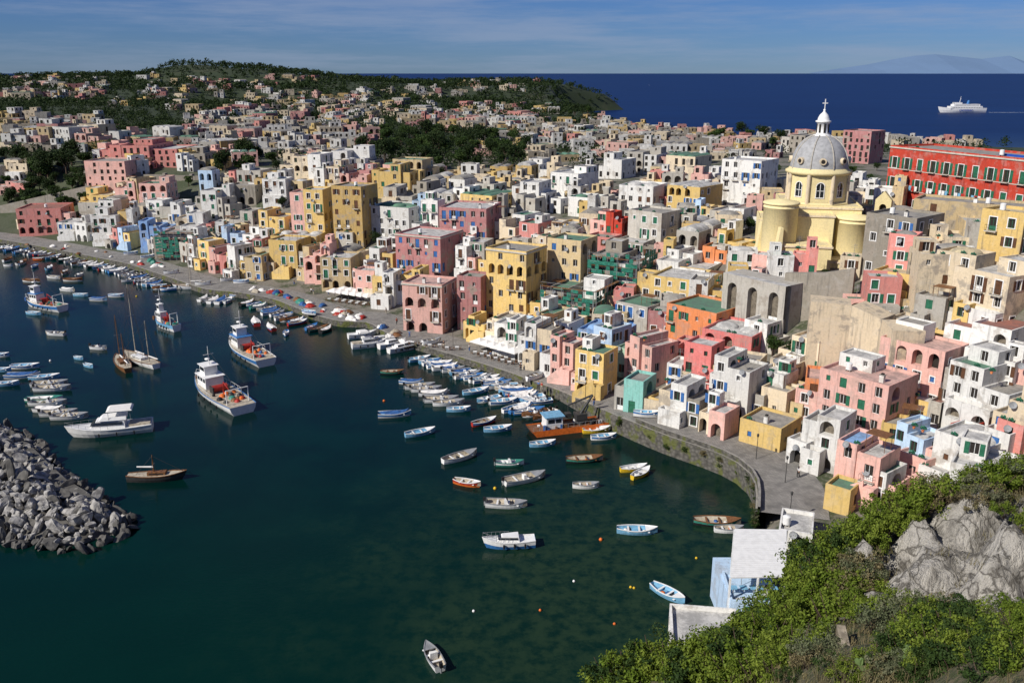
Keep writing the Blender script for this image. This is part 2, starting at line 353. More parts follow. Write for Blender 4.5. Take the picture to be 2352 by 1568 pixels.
def rail(w,dp,h=1.):
    mb=MB()
    def bar(p,q,r=.025): mb.cyl(p,q,r,r,m_iron,4,False,False)
    for z in(.1,h): bar((-w/2,-dp,z),(w/2,-dp,z)); bar((-w/2,0,z),(-w/2,-dp,z)); bar((w/2,0,z),(w/2,-dp,z))
    n=int(w/.25)
    for i in range(n+1): bar((-w/2+w*i/n,-dp,.1),(-w/2+w*i/n,-dp,h),.018)
    return mb.mesh("railing")
RL={1.9:rail(1.9,.7)}
BS={}
for w,d in((1.9,.7),):
    mb=MB(); mb.box(-w/2-.06,w/2+.06,-d-.06,0,-.14,0,m_trim); 
    for x in(-w/3,w/3): mb.add([(x-.06,0,-.5),(x+.06,0,-.5),(x+.06,0,-.142),(x-.06,0,-.142),(x-.06,-d*.8,-.142),(x+.06,-d*.8,-.142)],[(0,1,5,4),(0,4,3),(1,2,5),(3,4,5,2)],m_trim)
    BS[w]=mb.mesh("balcony")
mb=MB(); mb.lathe([(.02,.0),(.28,.06),(.42,.17)],m_white,10); mb.lathe([(.42,.18),(.28,.075),(.02,.015)],m_grey,10); mb.cyl((0,0,0),(0,0,.35),.02,.02,m_grey,4)
DISH=mb.mesh("satellite_dish")
mb=MB(); mb.cyl((0,0,0),(0,0,3.2),.04,.03,m_grey,5); 
for z,l in((3,.6),(2.7,.5),(2.4,.7)): mb.cyl((-l,0,z),(l,0,z),.02,.02,m_grey,4)
ANT=mb.mesh("antenna")
mb=MB(); mb.cyl((0,0,.3),(0,0,1.3),.5,.5,m_white,10); mb.lathe([(.5,1.3),(.3,1.42),(.01,1.45)],m_white,10)
for x in(-.35,.35): mb.box(x-.06,x+.06,-.35,.35,0,.3,RF['g'])
TANK=mb.mesh("water_tank")
mb=MB(); mb.box(-.35,.35,-.3,.3,0,1.1,ST['w']); mb.box(-.42,.42,-.37,.37,1.1,1.2,RF['g']); mb.box(-.2,.2,-.2,.2,1.2,1.4,m_dark); CHIM=mb.mesh("chimney")
mb=MB()
for i in range(40):
    a=R.uniform(0,6.28); e=R.uniform(.1,1.4); r=R.uniform(.2,.5); p=Vector((math.cos(a)*math.cos(e),math.sin(a)*math.cos(e),math.sin(e)))*r+Vector((0,0,.4))
    s1=Vector((R.uniform(-1,1),R.uniform(-1,1),R.uniform(-1,1))).normalized()*.1; s2=s1.orthogonal().normalized()*.1; mb.face([p-s1-s2,p+s1-s2,p+s1+s2,p-s1+s2],m_gsh)
mb.lathe([(.15,0),(.22,.35)],ST['orr'],8); POT=mb.mesh("potted_plant")
mb=MB(); 
for x in(-1.3,1.3):
    for y in(-1,1): mb.cyl((x,y,0),(x,y,2.2),.04,.04,m_wood,4)
mb.box(-1.45,1.45,-1.15,1.15,2.2,2.27,m_wood); CANO=mb.mesh("roof_canopy")
OCC=[]
def openings(L,H,nst,rr,door0,archg,prob,loggia=False,colw=2.7,depth=.24,regular=False,z0=0.):
    ops=[];wins=[]; nc=max(1,int(L/colw)); sh=H/nst
    if L<1.4 or H<1.6: return ops,wins
    for s in range(nst):
        lg=loggia or (not regular and s>0 and nst>1 and nc<=4 and rr.random()<.10)
        for c in range(nc):
            xc=(c+.5)*L/nc+(0 if regular else rr.uniform(-.3,.3)); zb=z0+s*sh
            if (archg and s==0) or lg:
                if rr.random()<.85:
                    w=min(L/nc*.62,2.3); h=min(sh-.5,max(w/2+.9,2.6))
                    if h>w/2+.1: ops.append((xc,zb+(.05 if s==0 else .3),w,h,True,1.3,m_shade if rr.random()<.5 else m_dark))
                continue
            if rr.random()>prob: continue
            k=rr.random()
            if regular: kind='big' if s>0 else 'win' 
            elif s==0: kind='door' if k<door0 else ('win' if k<.8 else 'small')
            else: kind='door' if k<.3 else ('win' if k<.82 else 'small')
            w,h=WT[kind][:2]
            if h>sh-.35: 
                kind='win' if sh>2.2 else 'small'; w,h=WT[kind][:2]
            if w>L/nc-.3: kind='small'; w,h=WT[kind][:2]
            if h>sh-.2 or w>L-.3: continue
            zz=zb+(.06 if kind in('door','big') else (.9 if kind=='win' else 1.3))
            if not regular: zz+=rr.uniform(-.04,.15)
            if zz+h>zb+sh-.1: zz=zb+sh-.15-h
            if xc-w/2<.15: xc=w/2+.16
            if xc+w/2>L-.15: xc=L-w/2-.16
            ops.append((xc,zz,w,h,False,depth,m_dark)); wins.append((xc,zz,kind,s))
    return ops,wins
def house(P,th,W,D,H,col,opt='',roof='w',lod=0,name="house",label=None,colw=2.6,shc=None,prob=.84,fnd=5,nst=None,cat="house",into=None,rr=None,pal=None):
    rr=rr or R; pal=pal or ST; wall=pal.get(col,ST[col]); rmat=RF[roof]
    def pm(ks): k=rr.choice(ks); return pal.get(k,ST[k])
    nst=nst or max(1,int(round((H-.3)/3.0)))
    OCC.append((P.x-math.sin(th)*D/2,P.y+math.cos(th)*D/2,math.hypot(W,D)/2))
    reg='R' in opt; plain=reg or 'd' in opt or 'v' in opt or 'P' in opt
    wm=MB(); rm=wm if lod else MB(); puts=[]
    def vol(x0,x1,y0,y1,z0,z1,mat,ar=False,lg=False,pb=None,zb=0.,sides=(1,1),rmt=None,par=.5,ns=None):
        pb=prob if pb is None else pb; L=x1-x0; h=z1-zb-par; n=ns or max(1,int(round((z1-zb-.3)/3.0)))
        fo,fw=openings(L,h,n,rr,.4,ar,1 if reg else pb,lg,colw,regular=reg,z0=zb)
        ro,rw=openings(y1-y0,h,n,rr,.2,False,pb*.65,False,colw*1.2,z0=zb) if sides[0] else ([],[])
        lo,lw=openings(y1-y0,h,n,rr,.2,False,pb*.65,False,colw*1.2,z0=zb) if sides[1] else ([],[])
        volume(wm,rm,x0,x1,y0,y1,z0,z1,fo,ro,lo,mat,rmt or rmat,par)
        puts.append((fw,(x0,y0),0,True)); 
        if sides[0]: puts.append((rw,(x1,y0),rad(90),P.y<230))
        if sides[1] and th>rad(-8): puts.append((lw,(x0,y1),rad(-90),False))
    zr=H-.5
    if plain: vol(-W/2,W/2,0,D,-fnd,H,wall,'a' in opt,'A' in opt,ns=nst)
    else:
        k=rr.random()
        if W>4.2 and k<.72:   # two abutting masses of different height and set-back
            s=rr.uniform(.34,.66); xm=-W/2+W*s; dh=rr.uniform(.7,3.1) if H>5.5 else rr.uniform(.4,1.2); lh=H-dh; sb=rr.choice([0.,.25,.7,1.3]); mat2=wall if rr.random()<.7 else pm(['w','lg','cr','pl','y'])
            if rr.random()<.5:
                vol(-W/2,xm,sb,D,-fnd,lh,mat2,'a' in opt,sides=(0,1),rmt=RF[rr.choice(['w','g',roof])]); vol(xm,W/2,0,D-.1,-fnd,H,wall,'a' in opt)
            else:
                vol(-W/2,xm,0,D-.1,-fnd,H,wall,'a' in opt); vol(xm,W/2,sb,D,-fnd,lh,mat2,'a' in opt,sides=(1,0),rmt=RF[rr.choice(['w','g',roof])])
        else: vol(-W/2,W/2,0,D,-fnd,H,wall,'a' in opt,ns=nst)
        for side in(0,1):   # lower annexes beside
            if rr.random()<.5 and H>4.2:
                aw=rr.uniform(1.6,3.4); ah=H*rr.uniform(.35,.8); y0=rr.uniform(.2,D*.35); m2=wall if rr.random()<.4 else pm(['w','lg','cr','pl','g','y','bf'])
                if side: vol(W/2,W/2+aw,y0,D*.95,-fnd,ah,m2,rr.random()<.2,sides=(1,0),rmt=RF[rr.choice('wg')])
                else: vol(-W/2-aw,-W/2,y0,D*.95,-fnd,ah,m2,rr.random()<.2,sides=(0,1),rmt=RF[rr.choice('wg')])
        if ('T' in opt or rr.random()<.4) and H>5.5 and 's' not in opt and 'n' not in opt:  # front terrace room
            tw=W*rr.uniform(.4,.85); x0=-W/2+rr.uniform(0,W-tw); td=rr.uniform(1.5,2.8); vol(x0,x0+tw,-td,-.002,-fnd,min(rr.uniform(2.9,3.8),H-2.2),wall if rr.random()<.5 else pm(['w','cr','lg']),rr.random()<.4,rmt=RF[rr.choice('wg')],par=.8)
    if ('u' in opt or (not plain and rr.random()<.3)) and W>4.5 and D>4:
        hw=W*rr.uniform(.3,.5); hd=D*rr.uniform(.35,.6); x0=rr.choice([-W/2+.35,W/2-hw-.35]); h2=rr.uniform(2.1,2.8)
        zb=zr-(3.1 if not plain else .02)
        vol(x0,x0+hw,D-hd-.35,D-.35,zb,zr+h2,wall if rr.random()<.6 else pm(['w']),zb=zr,par=.25,rmt=RF[rr.choice('wwg')],pb=1)
    if 'd' in opt:
        n=max(1,int(W/4.2)); r=min(W/n,D)*.44
        for i in range(n):
            cx=-W/2+(i+.5)*W/n; rm.lathe([(r*math.cos(a*math.pi/12),H-.52+r*.42*math.sin(a*math.pi/12)) for a in range(7)],rmat,16,(cx,D/2))
    if 'v' in opt:
        n=max(1,int(W/3.4)); w=W/n*.46
        for i in range(n):
            cx=-W/2+(i+.5)*W/n; k=8; vs=[]
            for y in(.3,D-.3): vs+=[(cx-w*math.cos(math.pi*j/k),y,H-.52+w*.6*math.sin(math.pi*j/k)) for j in range(k+1)]
            rm.add(vs,[(j,j+1,k+2+j,k+1+j) for j in range(k)],rmat,True); rm.face(vs[:k+1],rmat); rm.face(vs[k+1:],rmat)
    if reg or ('c' in opt and plain):
        wm.box(-W/2-.18,W/2+.18,-.22,-.003,H-.62,H-.3,m_trim); wm.box(W/2+.003,W/2+.18,-.001,D,H-.62,H-.3,m_trim)
        if reg:
            for s in range(1,nst): wm.box(-W/2-.05,W/2+.05,-.1,-.003,s*(H-.5)/nst-.25,s*(H-.5)/nst-.08,m_trim)
    if into is not None:
        into.append((wm,Matrix.Translation(P)@Matrix.Rotation(th,4,'Z'))); return None
    cn=CN[col]
    if not label:
        ex="with arches" if ('a' in opt or 'A' in opt) else ("with domed roof" if 'd' in opt else ("with vaulted roof" if 'v' in opt else "with "+RN[roof]))
        label=f"{['','single','two','three','four','five','six','seven','eight','nine'][min(nst,9)]}-storey {cn} house {ex}"
    if lod: return top(name,wm.mesh(name),label,cat,P,th)
    e=top(name,None,label,cat,P,th)
    ob("wall",wm.mesh("wall"),e); ob("roof",rm.mesh("roof"),e)
    shc=shc or rr.choice(['g','g','b','g','l','b'])
    trim=rr.random()<.45 or reg; fr=3 if rr.random()<.3 else 2
    for wl,org,rz,bal in puts:
        dx,dy=math.cos(rz),math.sin(rz)
        for xc,zb,kind,s in wl:
            x=org[0]+dx*xc; y=org[1]+dy*xc; inn=.2
            w=ob("window" if kind!='door' or s>0 else "door",WT[kind][fr],e,(x-dy*inn,y+dx*inn,zb),rz)
            if trim: ob("frame",WT[kind][4],w)
            g=rr.random()
            if g<.3: ob("shutter",CLOSED[kind,shc],w,(0,-.07,0))
            elif (g<.5 or reg) and kind!='small':
                ww=WT[kind][0]; o_=.16 if trim else .02
                ob("shutter",SHM[kind,shc],w,(-ww-o_,-.22,0)); ob("shutter",SHM[kind,shc],w,(ww/2+o_,-.22,0))
            if kind in('door','big') and s>0 and bal and g<.85:
                b=ob("balcony",BS[1.9],e,(x,y,zb-.03),rz); ob("railing",RL[1.9],b)
    if 's' in opt:
        mb=MB(); n=12; sw=1.3; hh=min(3.2,H*.5); ln=min(W*.75,5.); x0=-W/2+.3
        for i in range(n): mb.box(x0+ln*i/n,x0+ln*(i+1)/n,-sw,-.004,-1,hh*(i+1)/n,wall)
        mb.add([(x0,-sw-.18,-1),(x0+ln,-sw-.18,-1),(x0+ln,-sw-.18,hh+.9),(x0,-sw-.18,.9),(x0,-sw-.004,-1),(x0+ln,-sw-.004,-1),(x0+ln,-sw-.004,hh+.9),(x0,-sw-.004,.9)],[(0,1,2,3),(7,6,5,4),(3,2,6,7),(0,3,7,4),(1,5,6,2)],wall)
        mb.box(x0+ln,x0+ln+1.5,-sw-.18,-.004,-1,hh,wall); ob("staircase",mb.mesh("staircase"),e)
    if plain and not('d' in opt or 'v' in opt):
        if rr.random()<.35: ob("water_tank",TANK,e,(rr.uniform(-W/3,W/3),D*.35,zr))
        if rr.random()<.4: ob("chimney",CHIM,e,(rr.uniform(-W/3,W/3),D*.2+.5,zr))
    if rr.random()<.4: ob("satellite_dish",DISH,e,(rr.uniform(-W/3,W/3),-.3,H*rr.uniform(.75,1)),0,(rad(60),0,rr.uniform(-.5,.5)),1.2)
    if rr.random()<.12 and W>5 and not plain: ob("roof_canopy",CANO,e,(W/4,D*.4,zr-.2))
    for i in range(rr.choice([0,0,1,2])): ob("potted_plant",POT,e,(rr.uniform(-W/2.6,W/2.6),.5,zr))
    if rr.random()<.4: ob("antenna",ANT,e,(rr.uniform(-W/3,W/3),D*.6,zr-.5))
    if 'n' in opt:
        mb=MB(); k=max(2,int(W/2)); hh=H+1
        for i in range(k+1):
            x=-W/2-.6+(W+1.2)*i/k
            for y in(-1.3,-.5): mb.cyl((x,y,-1),(x,y,hh),.06,.06,m_grey,4,False)
        for j in range(int(D/2)+1):
            for x in(W/2+.4,W/2+1.2): mb.cyl((x,-1.3+2*j,-1),(x,-1.3+2*j,hh),.06,.06,m_grey,4,False)
        for s in range(int(hh/2)+1):
            z=s*2.; mb.box(-W/2-.6,W/2+.6,-1.3,-.5,z,z+.07,m_wood); mb.box(W/2+.4,W/2+1.2,-.49,D,z,z+.07,m_wood)
            mb.cyl((-W/2-.6,-1.3,z+1),(W/2+.6,-1.3,z+1),.04,.04,m_grey,4,False)
        ob("scaffold",mb.mesh("scaffold"),e)
        mb=MB(); nn=int(W*1.2); 
        for i in range(nn):
            for j in range(9):
                if rr.random()<(.42 if j<7 else .75): continue
                a=-W/2-.65+(W+1.3)*i/nn; b=-W/2-.65+(W+1.3)*(i+1)/nn; z=hh*j/9; zz=z+hh/9*rr.uniform(.8,.98)
                mb.face([(a,-1.4+.12*math.sin(i),z),(b,-1.4+.12*math.sin(i+1),z),(b,-1.4+.12*math.sin(i+1),zz),(a,-1.4+.12*math.sin(i),zz)],m_net)
        for j in range(7):
            for i in range(8):
                if rr.random()<.5: continue
                y=-1.3+(D+.5)*i/8; z=hh*j/7; mb.face([(W/2+1.25,y,z),(W/2+1.25,y+D/8*.96,z),(W/2+1.25,y+D/8*.96,z+hh/7*.93),(W/2+1.25,y,z+hh/7*.93)],m_net)
        ob("netting",mb.mesh("netting"),e)
    return e
def H_at(y,v):
    d=sight(1200,v); return CH+y/d[1]*d[2]
def bld(u0,u1,vt,vb,col,opt='',roof=None,phi=None,k=None,dz=None,**kw):
    if phi is None: phi=R.uniform(-34,-18)
    if k is None: k=R.uniform(.85,1.2)
    f=rad(phi); um=(u0+u1)/2
    g=land(um,vb)
    if g is None: return
    for _ in range(2):
        t=g.y/sight(um,vb)[1]; W=(u1-u0)*t/(math.cos(f)+k*math.sin(abs(f)))
        uc=u0+W*math.cos(f)/t if f<0 else u1-W*math.cos(f)/t
        g=land(uc,vb)
    th=f-math.atan2(g.x,g.y); H=H_at(g.y,vt)-g.z
    fd=Vector((math.cos(th),math.sin(th),0)); P=g-fd*W/2 if f<0 else g+fd*W/2
    if roof is None: roof=R.choice(['w','w','w','g','g','gn']) 
    H=max(H,2.6)
    return house(P,th,W,W*k,H,col,opt,roof,lod=1 if g.y>340 else 0,**kw)
BL=[(57,180,488,546,'pk','aP','t'),(145,240,522,560,'w','s','w'),(225,305,505,572,'w','s','w'),(285,335,490,560,'w','','w'),(335,400,518,585,'bl','s','b'),(382,512,548,603,'g','n','g'),
(526,580,532,604,'lb','','w'),(575,650,560,622,'du','a','w'),(520,640,600,634,'pk','a','t'),(637,735,565,650,'y','sa','w'),(735,795,572,668,'pl','','w'),(755,852,605,678,'bf','aP','w'),
(835,900,635,700,'pl','','w'),(870,945,640,720,'w','T','w'),(868,948,585,650,'w','u','gn'),(945,1074,668,784,'pl','acP','p'),(1072,1152,650,775,'du','P','g'),(1098,1165,745,803,'y','s','g'),(1138,1282,590,770,'y','cP','g'),(1158,1235,750,835,'w','s','w'),(1228,1325,765,868,'w','a','w'),(1288,1372,795,900,'pl','s','w'),
(1345,1445,830,938,'y','as','gn'),(1436,1535,895,975,'aq','','g'),(1440,1512,822,890,'gr','d','gn'),(1492,1600,818,890,'pk','d','t'),(1535,1648,905,1000,'w','aT','w'),(1630,1728,970,1034,'pl','a','w'),(1598,1690,812,925,'co','T','w'),(1665,1790,850,985,'w','aT','w'),(1770,1862,880,960,'w','u','w'),
(1905,2125,905,1065,'pl','uTP','p',-26,.8),(1868,1990,985,1112,'w','aT','w'),(1950,2090,1060,1190,'pl','s','b'),(2000,2110,1110,1190,'w','','gn'),(2090,2200,1010,1120,'lb','','w'),(2185,2360,1050,1130,'w','d','w'),(2215,2420,885,1010,'w','T','gn'),(2050,2245,825,965,'pl','uP','p',-26,.7),(2205,2420,775,880,'w','T','t'),(2225,2420,650,780,'cr','T',"w"),
(1350,1490,785,850,'bl','d','b'),(1555,1745,735,815,'orr','P','gn'),(1640,1810,790,865,'co','d','w'),(1440,1570,720,785,'lg','','gn'),(1275,1440,690,765,'g','n','gn'),(1280,1398,565,700,'bf','P','gn'),(1385,1530,605,690,'g','n','g'),(1520,1690,660,722,'y','','w'),(1535,1690,622,665,'w','','w'),(1645,1722,582,620,'orr','','gn'),(1678,1770,545,610,'y','','y'),
(928,1090,555,665,'du','cP','w'),(1030,1178,490,590,'du','P','w'),(868,1010,488,560,'w','d','gn'),(988,1045,470,550,'w','','w'),(785,892,438,585,'oc','P','g'),(688,785,445,570,'y','a','w',-20,.8),(613,702,495,580,'y','a','g'),(640,785,555,610,'y','d','w'),(790,850,545,590,'lg','','w'),(1068,1142,580,660,'w','','w'),
(542,622,495,560,'lg','a','g'),(478,560,448,520,'w','u','w'),(408,482,475,540,'w','','w'),(338,422,430,505,'pl','','gn'),(193,302,458,495,'y','u','y'),(273,342,425,480,'pl','a','w'),(213,342,378,445,'pl','','g'),(238,305,340,378,'pk','','g'),(298,470,342,395,'pk','','t'),(432,545,360,400,'g','u','g'),(540,625,435,480,'g','a','g'),
(420,500,500,560,'w','s','w'),(350,410,470,530,'w','a','w'),(510,560,520,570,'w','','w'),(240,290,470,530,'w','','w'),(430,520,530,575,'w','','w'),
(688,785,362,440,'w','','w'),(780,885,355,410,'w','u','w'),(768,855,392,450,'cr','','g'),(825,890,400,450,'du','','g'),(885,965,385,465,'y','','w'),(922,1018,375,440,'bf','','gn'),(1000,1085,455,495,'lg','v','w'),(1078,1205,460,505,'y','v','gn'),(1195,1292,428,500,'w','','w'),(1222,1335,388,425,'w','','w'),(1288,1402,408,478,'w','s','w'),(1330,1425,465,510,'w','d','gn'),(1378,1445,497,575,'pl','','w'),(1418,1475,500,580,'rd','','w'),(1468,1595,500,595,'lg','aP','g'),(1585,1705,530,575,'lg','v','w'),
(1685,1815,378,495,'w','P','w'),(1560,1690,440,510,'y','v','w'),(1448,1562,438,500,'w','d','w'),(1398,1490,375,420,'w','','w'),(1198,1302,508,560,'w','a','gn'),(1248,1335,540,590,'cr','','w'),(1298,1405,530,580,'y','','w'),(1180,1260,560,610,'lg','','w'),(1468,1562,358,410,'lg','','g'),(1558,1665,368,425,'cr','v','gn'),(1618,1692,408,455,'w','','w'),(1788,1852,420,480,'cr','','w'),(1828,1925,318,360,'g','','g'),(1972,2065,308,385,'du','P','g'),(1660,1780,490,540,'w','a','g'),
(1435,1540,570,620,'lg','a','w'),(1560,1650,590,640,'w','','w'),(1700,1750,600,650,'cr','','w'),(1130,1200,500,560,'w','','w'),(1100,1180,570,640,'lg','','w'),(900,990,440,490,'lg','','g'),(620,690,420,480,'w','u','w'),(560,640,400,450,'lg','','g'),
(1780,1870,920,985,'cr','','g'),(1730,1870,1005,1062,'y','P','g'),
(2290,2420,500,640,'y','aP','y'),(2185,2310,600,720,'cr','d','y'),
# stepped cluster under the church, down to the promenade
(1740,1830,760,830,'w','','w'),(1850,1950,800,880,'cr','T','w'),(1700,1790,700,760,'w','a','g'),(1800,1880,850,920,'cr','','g'),(2110,2230,870,945,'du','','t'),(2120,2230,945,1010,'lg','T','t'),(2225,2330,1010,1060,'rd','','t'),(2320,2430,950,1070,'cr','T','w'),
(1860,1925,920,990,'pl','','w'),(1930,2010,1150,1210,'y','','gn'),(2100,2200,1080,1140,'pl','s','w'),(2140,2230,700,780,'lg','','g'),(2230,2320,720,790,'y','','w'),(2080,2190,760,820,'cr','','w'),(2330,2430,860,940,'w','','t'),(1700,1760,900,960,'pl','','w'),(1560,1640,860,920,'w','','w'),
(1640,1700,870,930,'co','','w'),(1840,1910,1040,1100,'w','a','w'),(2150,2240,1110,1150,'w','','w'),(2260,2350,1080,1140,'pl','','w'),(2330,2420,1000,1080,'pk','','w')]
for b in BL:
    bld(*b[:6],roof=b[6],**(dict(phi=b[7],k=b[8]) if len(b)>7 else {}))
print("explicit",time.time()-T0,len(OCC))
def wpos(u,v,y):
    d=sight(u,v); t=y/d[1]; return Vector((d[0]*t,y,CH+d[2]*t))
a=wpos(2072,470,226); b=wpos(2480,540,180)
dv=b-a; th=math.atan2(dv.y,dv.x); P=(a+b)/2; P.z=22.5
top_z=H_at(226,340)
pe=house(P,th,dv.length,14,top_z-22.5,'rd','R','g',name="palace",label="long dark red palace with white window frames and green shutters",colw=4.0,shc='g',nst=4,cat="building",rr=random.Random(4))
mb=MB(); m_awb=M("solar_blue",(.02,.07,.35),.3,.2); mb.box(2,12,3,3.1,0,1.6,m_awb,Matrix.Rotation(rad(-25),4,'X')); ob("solar_panel",mb.mesh("solar_panel"),pe,(0,3,top_z-22.5-.2))
for i in range(9):
    mb=MB(); s=.9
    for j in range(3): x=j*s*1.02; mb.face([(x,0,0),(x+s*.9,0,0),(x+s*.85,-.1,-1.1-.3*(j%2)),(x+.05,-.06,-1.1)],[m_white,m_lblue,m_red,m_canv][(i+j)%4])
    t=.08+i*.095; q=P-Vector((math.cos(th),math.sin(th),0))*dv.length/2+Vector((math.cos(th),math.sin(th),0))*dv.length*t+Vector((math.sin(th),-math.cos(th),0))*.95
    top("hanging_laundry",mb.mesh("laundry"),"laundry drying on a balcony of the red palace","laundry",(q.x,q.y,22.5+(top_z-22.5)*.55),th,"laundry drying on balconies")
def two(a,b,z0,vt,D,col,opt,roof,**kw):
    dv=b-a; th=math.atan2(dv.y,dv.x); P=(a+b)/2; P.z=z0; ztop=H_at(b.y,vt)
    return house(P,th,dv.length,D,ztop-z0,col,opt,roof,**kw)
two(wpos(2015,640,176),wpos(2130,660,168),18,512,11,'g','P','g',label="tall weathered grey house beside the church")
two(wpos(2125,600,186),wpos(2420,620,172),20,488,9,'bf','P','g',prob=.25,label="long buff building with few windows below the palace")
two(wpos(2040,700,158),wpos(2150,715,152),20,648,8,'y','s','y',label="small yellow house beside the church terrace")
def slabwall(pts,z0s,z1s,th_,mat,name,label,cat="wall"):
    mb=MB()
    for i in range(len(pts)-1):
        a,b=Vector(pts[i][:2]),Vector(pts[i+1][:2]); d=(b-a).normalized(); n=Vector((-d.y,d.x))*th_
        q=[(a.x,a.y),(b.x,b.y),(b.x+n.x,b.y+n.y),(a.x+n.x,a.y+n.y)]
        zl=[z0s[i],z0s[i+1],z0s[i+1],z0s[i]]; zh=[z1s[i],z1s[i+1],z1s[i+1],z1s[i]]
        mb.add([(*q[j],zl[j]) for j in range(4)]+[(*q[j],zh[j]) for j in range(4)],[(0,1,5,4),(1,2,6,5),(2,3,7,6),(3,0,4,7),(4,5,6,7)],mat)
    return top(name,mb.mesh(name),label,cat)
p=[wpos(1895,760,148),wpos(1990,770,146),wpos(2060,800,142),wpos(2085,850,136)]
slabwall(p,[6]*4,[H_at(148,706),H_at(146,716),H_at(142,748),H_at(136,775)],5,ST['cr'],"retaining_wall","tall cream plastered retaining wall below the church")
p=[wpos(1840,640,165),wpos(1930,650,161),wpos(2000,660,158)]
slabwall(p,[6]*3,[H_at(165,640),H_at(161,640),H_at(158,630)],1.2,ST['g'],"retaining_wall","rough grey stone retaining wall under the church")
p0=wpos(1690,720,172); p1=wpos(1835,740,160)
dv=p1-p0; th=math.atan2(dv.y,dv.x); mb=MB(); L=dv.length; zt=H_at(164,660)-6
facade(mb,(0,0),(1,0),(0,-1),L,0,zt,[(L*(i+.5)/3,zt*.3,L/3*.45,zt*.6,True,1.2,m_shade) for i in range(3)],ST['lg'])
mb.box(.001,L-.001,1.7,6,0,zt,ST['lg']); mb.face([(0,0,zt),(L,0,zt),(L,1.7,zt),(0,1.7,zt)],RF['w']) 
top("arched_substructure",mb.mesh("arched_substructure"),"grey buttressed substructure wall with three tall arches","wall",(p0.x,p0.y,6),th)
OCC+=[(44,165,6),(50,163,6),(76,143,6),(70,146,5)]
A=land(200,440);B=land(660,425)
if A and B:
    mb=MB(); dv=B-A; L=dv.length; th=math.atan2(dv.y,dv.x); hh=9
    mb.box(0,L,0,1.5,-6,hh-3,ST['g'])
    for i in range(int(L/6)):
        if i%2==0: mb.add([(i*6,-.5,-6),(i*6+2,-.5,-6),(i*6+1.6,-.1,hh-2.2),(i*6+.4,-.1,hh-2.2),(i*6,1.7,-6),(i*6+2,1.7,-6),(i*6+1.6,1.6,hh-2.2),(i*6+.4,1.6,hh-2.2)],[(0,1,2,3),(1,5,6,2),(3,2,6,7),(0,3,7,4)],ST['g'])
    top("town_wall",mb.mesh("town_wall"),"old grey stone town wall with buttresses and merlons","wall",(A.x,A.y,A.z),th)
A=land(0,500);B=land(215,470)
if A and B:
    slabwall([A,B],[A.z-3,B.z-3],[A.z+3,B.z+6],1.2,ST['g'],"terrace_wall","dark grey stone terrace wall on the wooded slope")
# ---------------------------------------------------------------- church
ch=top("church",None,"pale yellow domed church with ribbed grey dome and lantern","church",(70,205,0),0)
m_lead=M("grey_dome_tiles",(.38,.385,.39),.7,.25,1.2,.2)
CHW=ST['ch']; mb=MB()
def cb(x0,x1,y0,y1,z0,z1,ops=[],side=[],rot=0): 
    t=MB(); volume(t,t,x0,x1,y0,y1,z0,z1,ops,side,[],CHW,RF['ch'],.3)
    t.box(x0-.25,x1+.25,y0-.25,y0-.002,z1-.75,z1-.35,ST['cr']); t.box(x1+.002,x1+.25,y0-.001,y1,z1-.75,z1-.35,ST['cr'])
    Mx=Matrix.Rotation(rot,4,'Z'); b=len(mb.v); mb.v+=[tuple(Mx@Vector(q)) for q in t.v]
    for f,mm,s_ in zip(t.f,t.m,t.s): mb.f.append(tuple(i+b for i in f)); mb.m.append(mb.mi(t.mats[mm])); mb.s.append(s_)
rt=rad(-12)
cb(-8,9,-8,12,8,31.6,[(8.5,20,1.8,1.8,True,.4,m_dark)],[(5,18,1.2,2,False,.3,m_dark),(12,18,1.2,2,False,.3,m_dark)],rt)
cb(-5,3,-11,-8,8,30.2,[(4,18.5,1.8,1.8,True,.4,m_dark)],[],rt)
cb(-12.5,-8.003,-5,6,8,28,[],[],rt)
cb(-14,-9.5,-15.5,-9,8,22,[],[],rt)
cb(-9.4,2.2,-17.5,-11.01,6,24.5,[(3.,14.5,1.1,1.6,False,.3,m_dark),(9.,14.5,1.1,1.6,False,.3,m_dark)],[(3,14.5,1,1.5,False,.3,m_dark)],rt)
cb(2.203,7,-15.5,-11.3,6,21,[],[],rt)
cb(9.003,14,-7,4,8,26,[(3,15,1.1,1.6,False,.3,m_dark)],[(5,15,1.1,1.6,False,.3,m_dark)],rt)
for bx,by in((-13.6,-7.),(-11.8,-15.3)):
    mb.add([(bx-3,by-1,6),(bx-3,by+1,6),(bx,by-1,6),(bx,by+1,6),(bx,by-1,28),(bx,by+1,28),(bx-.6,by-1,28),(bx-.6,by+1,28)],[(0,2,4,6),(1,7,5,3),(0,6,7,1),(6,4,5,7)],CHW)
def apse(cx,cy,r,z0,z1):
    mb.lathe([(r*1.04,z0),(r*1.01,z0+(z1-z0)*.35),(r,z0+(z1-z0)*.5),(r,z1-1.4),(r+.12,z1-1.35),(r+.12,z1-1.1),(r,z1-1.05),(r,z1-.6),(r+.25,z1-.55),(r+.25,z1-.25),(r,z1-.1),(.05,z1+.5)],CHW,28,(cx,cy),sm=True)
apse(-11,-10.5,3.7,6,33.); apse(5.8,-9.8,3.9,6,29.6)
ob("wall",mb.mesh("wall"),ch)
dm=MB(); nS=8; r=6.7
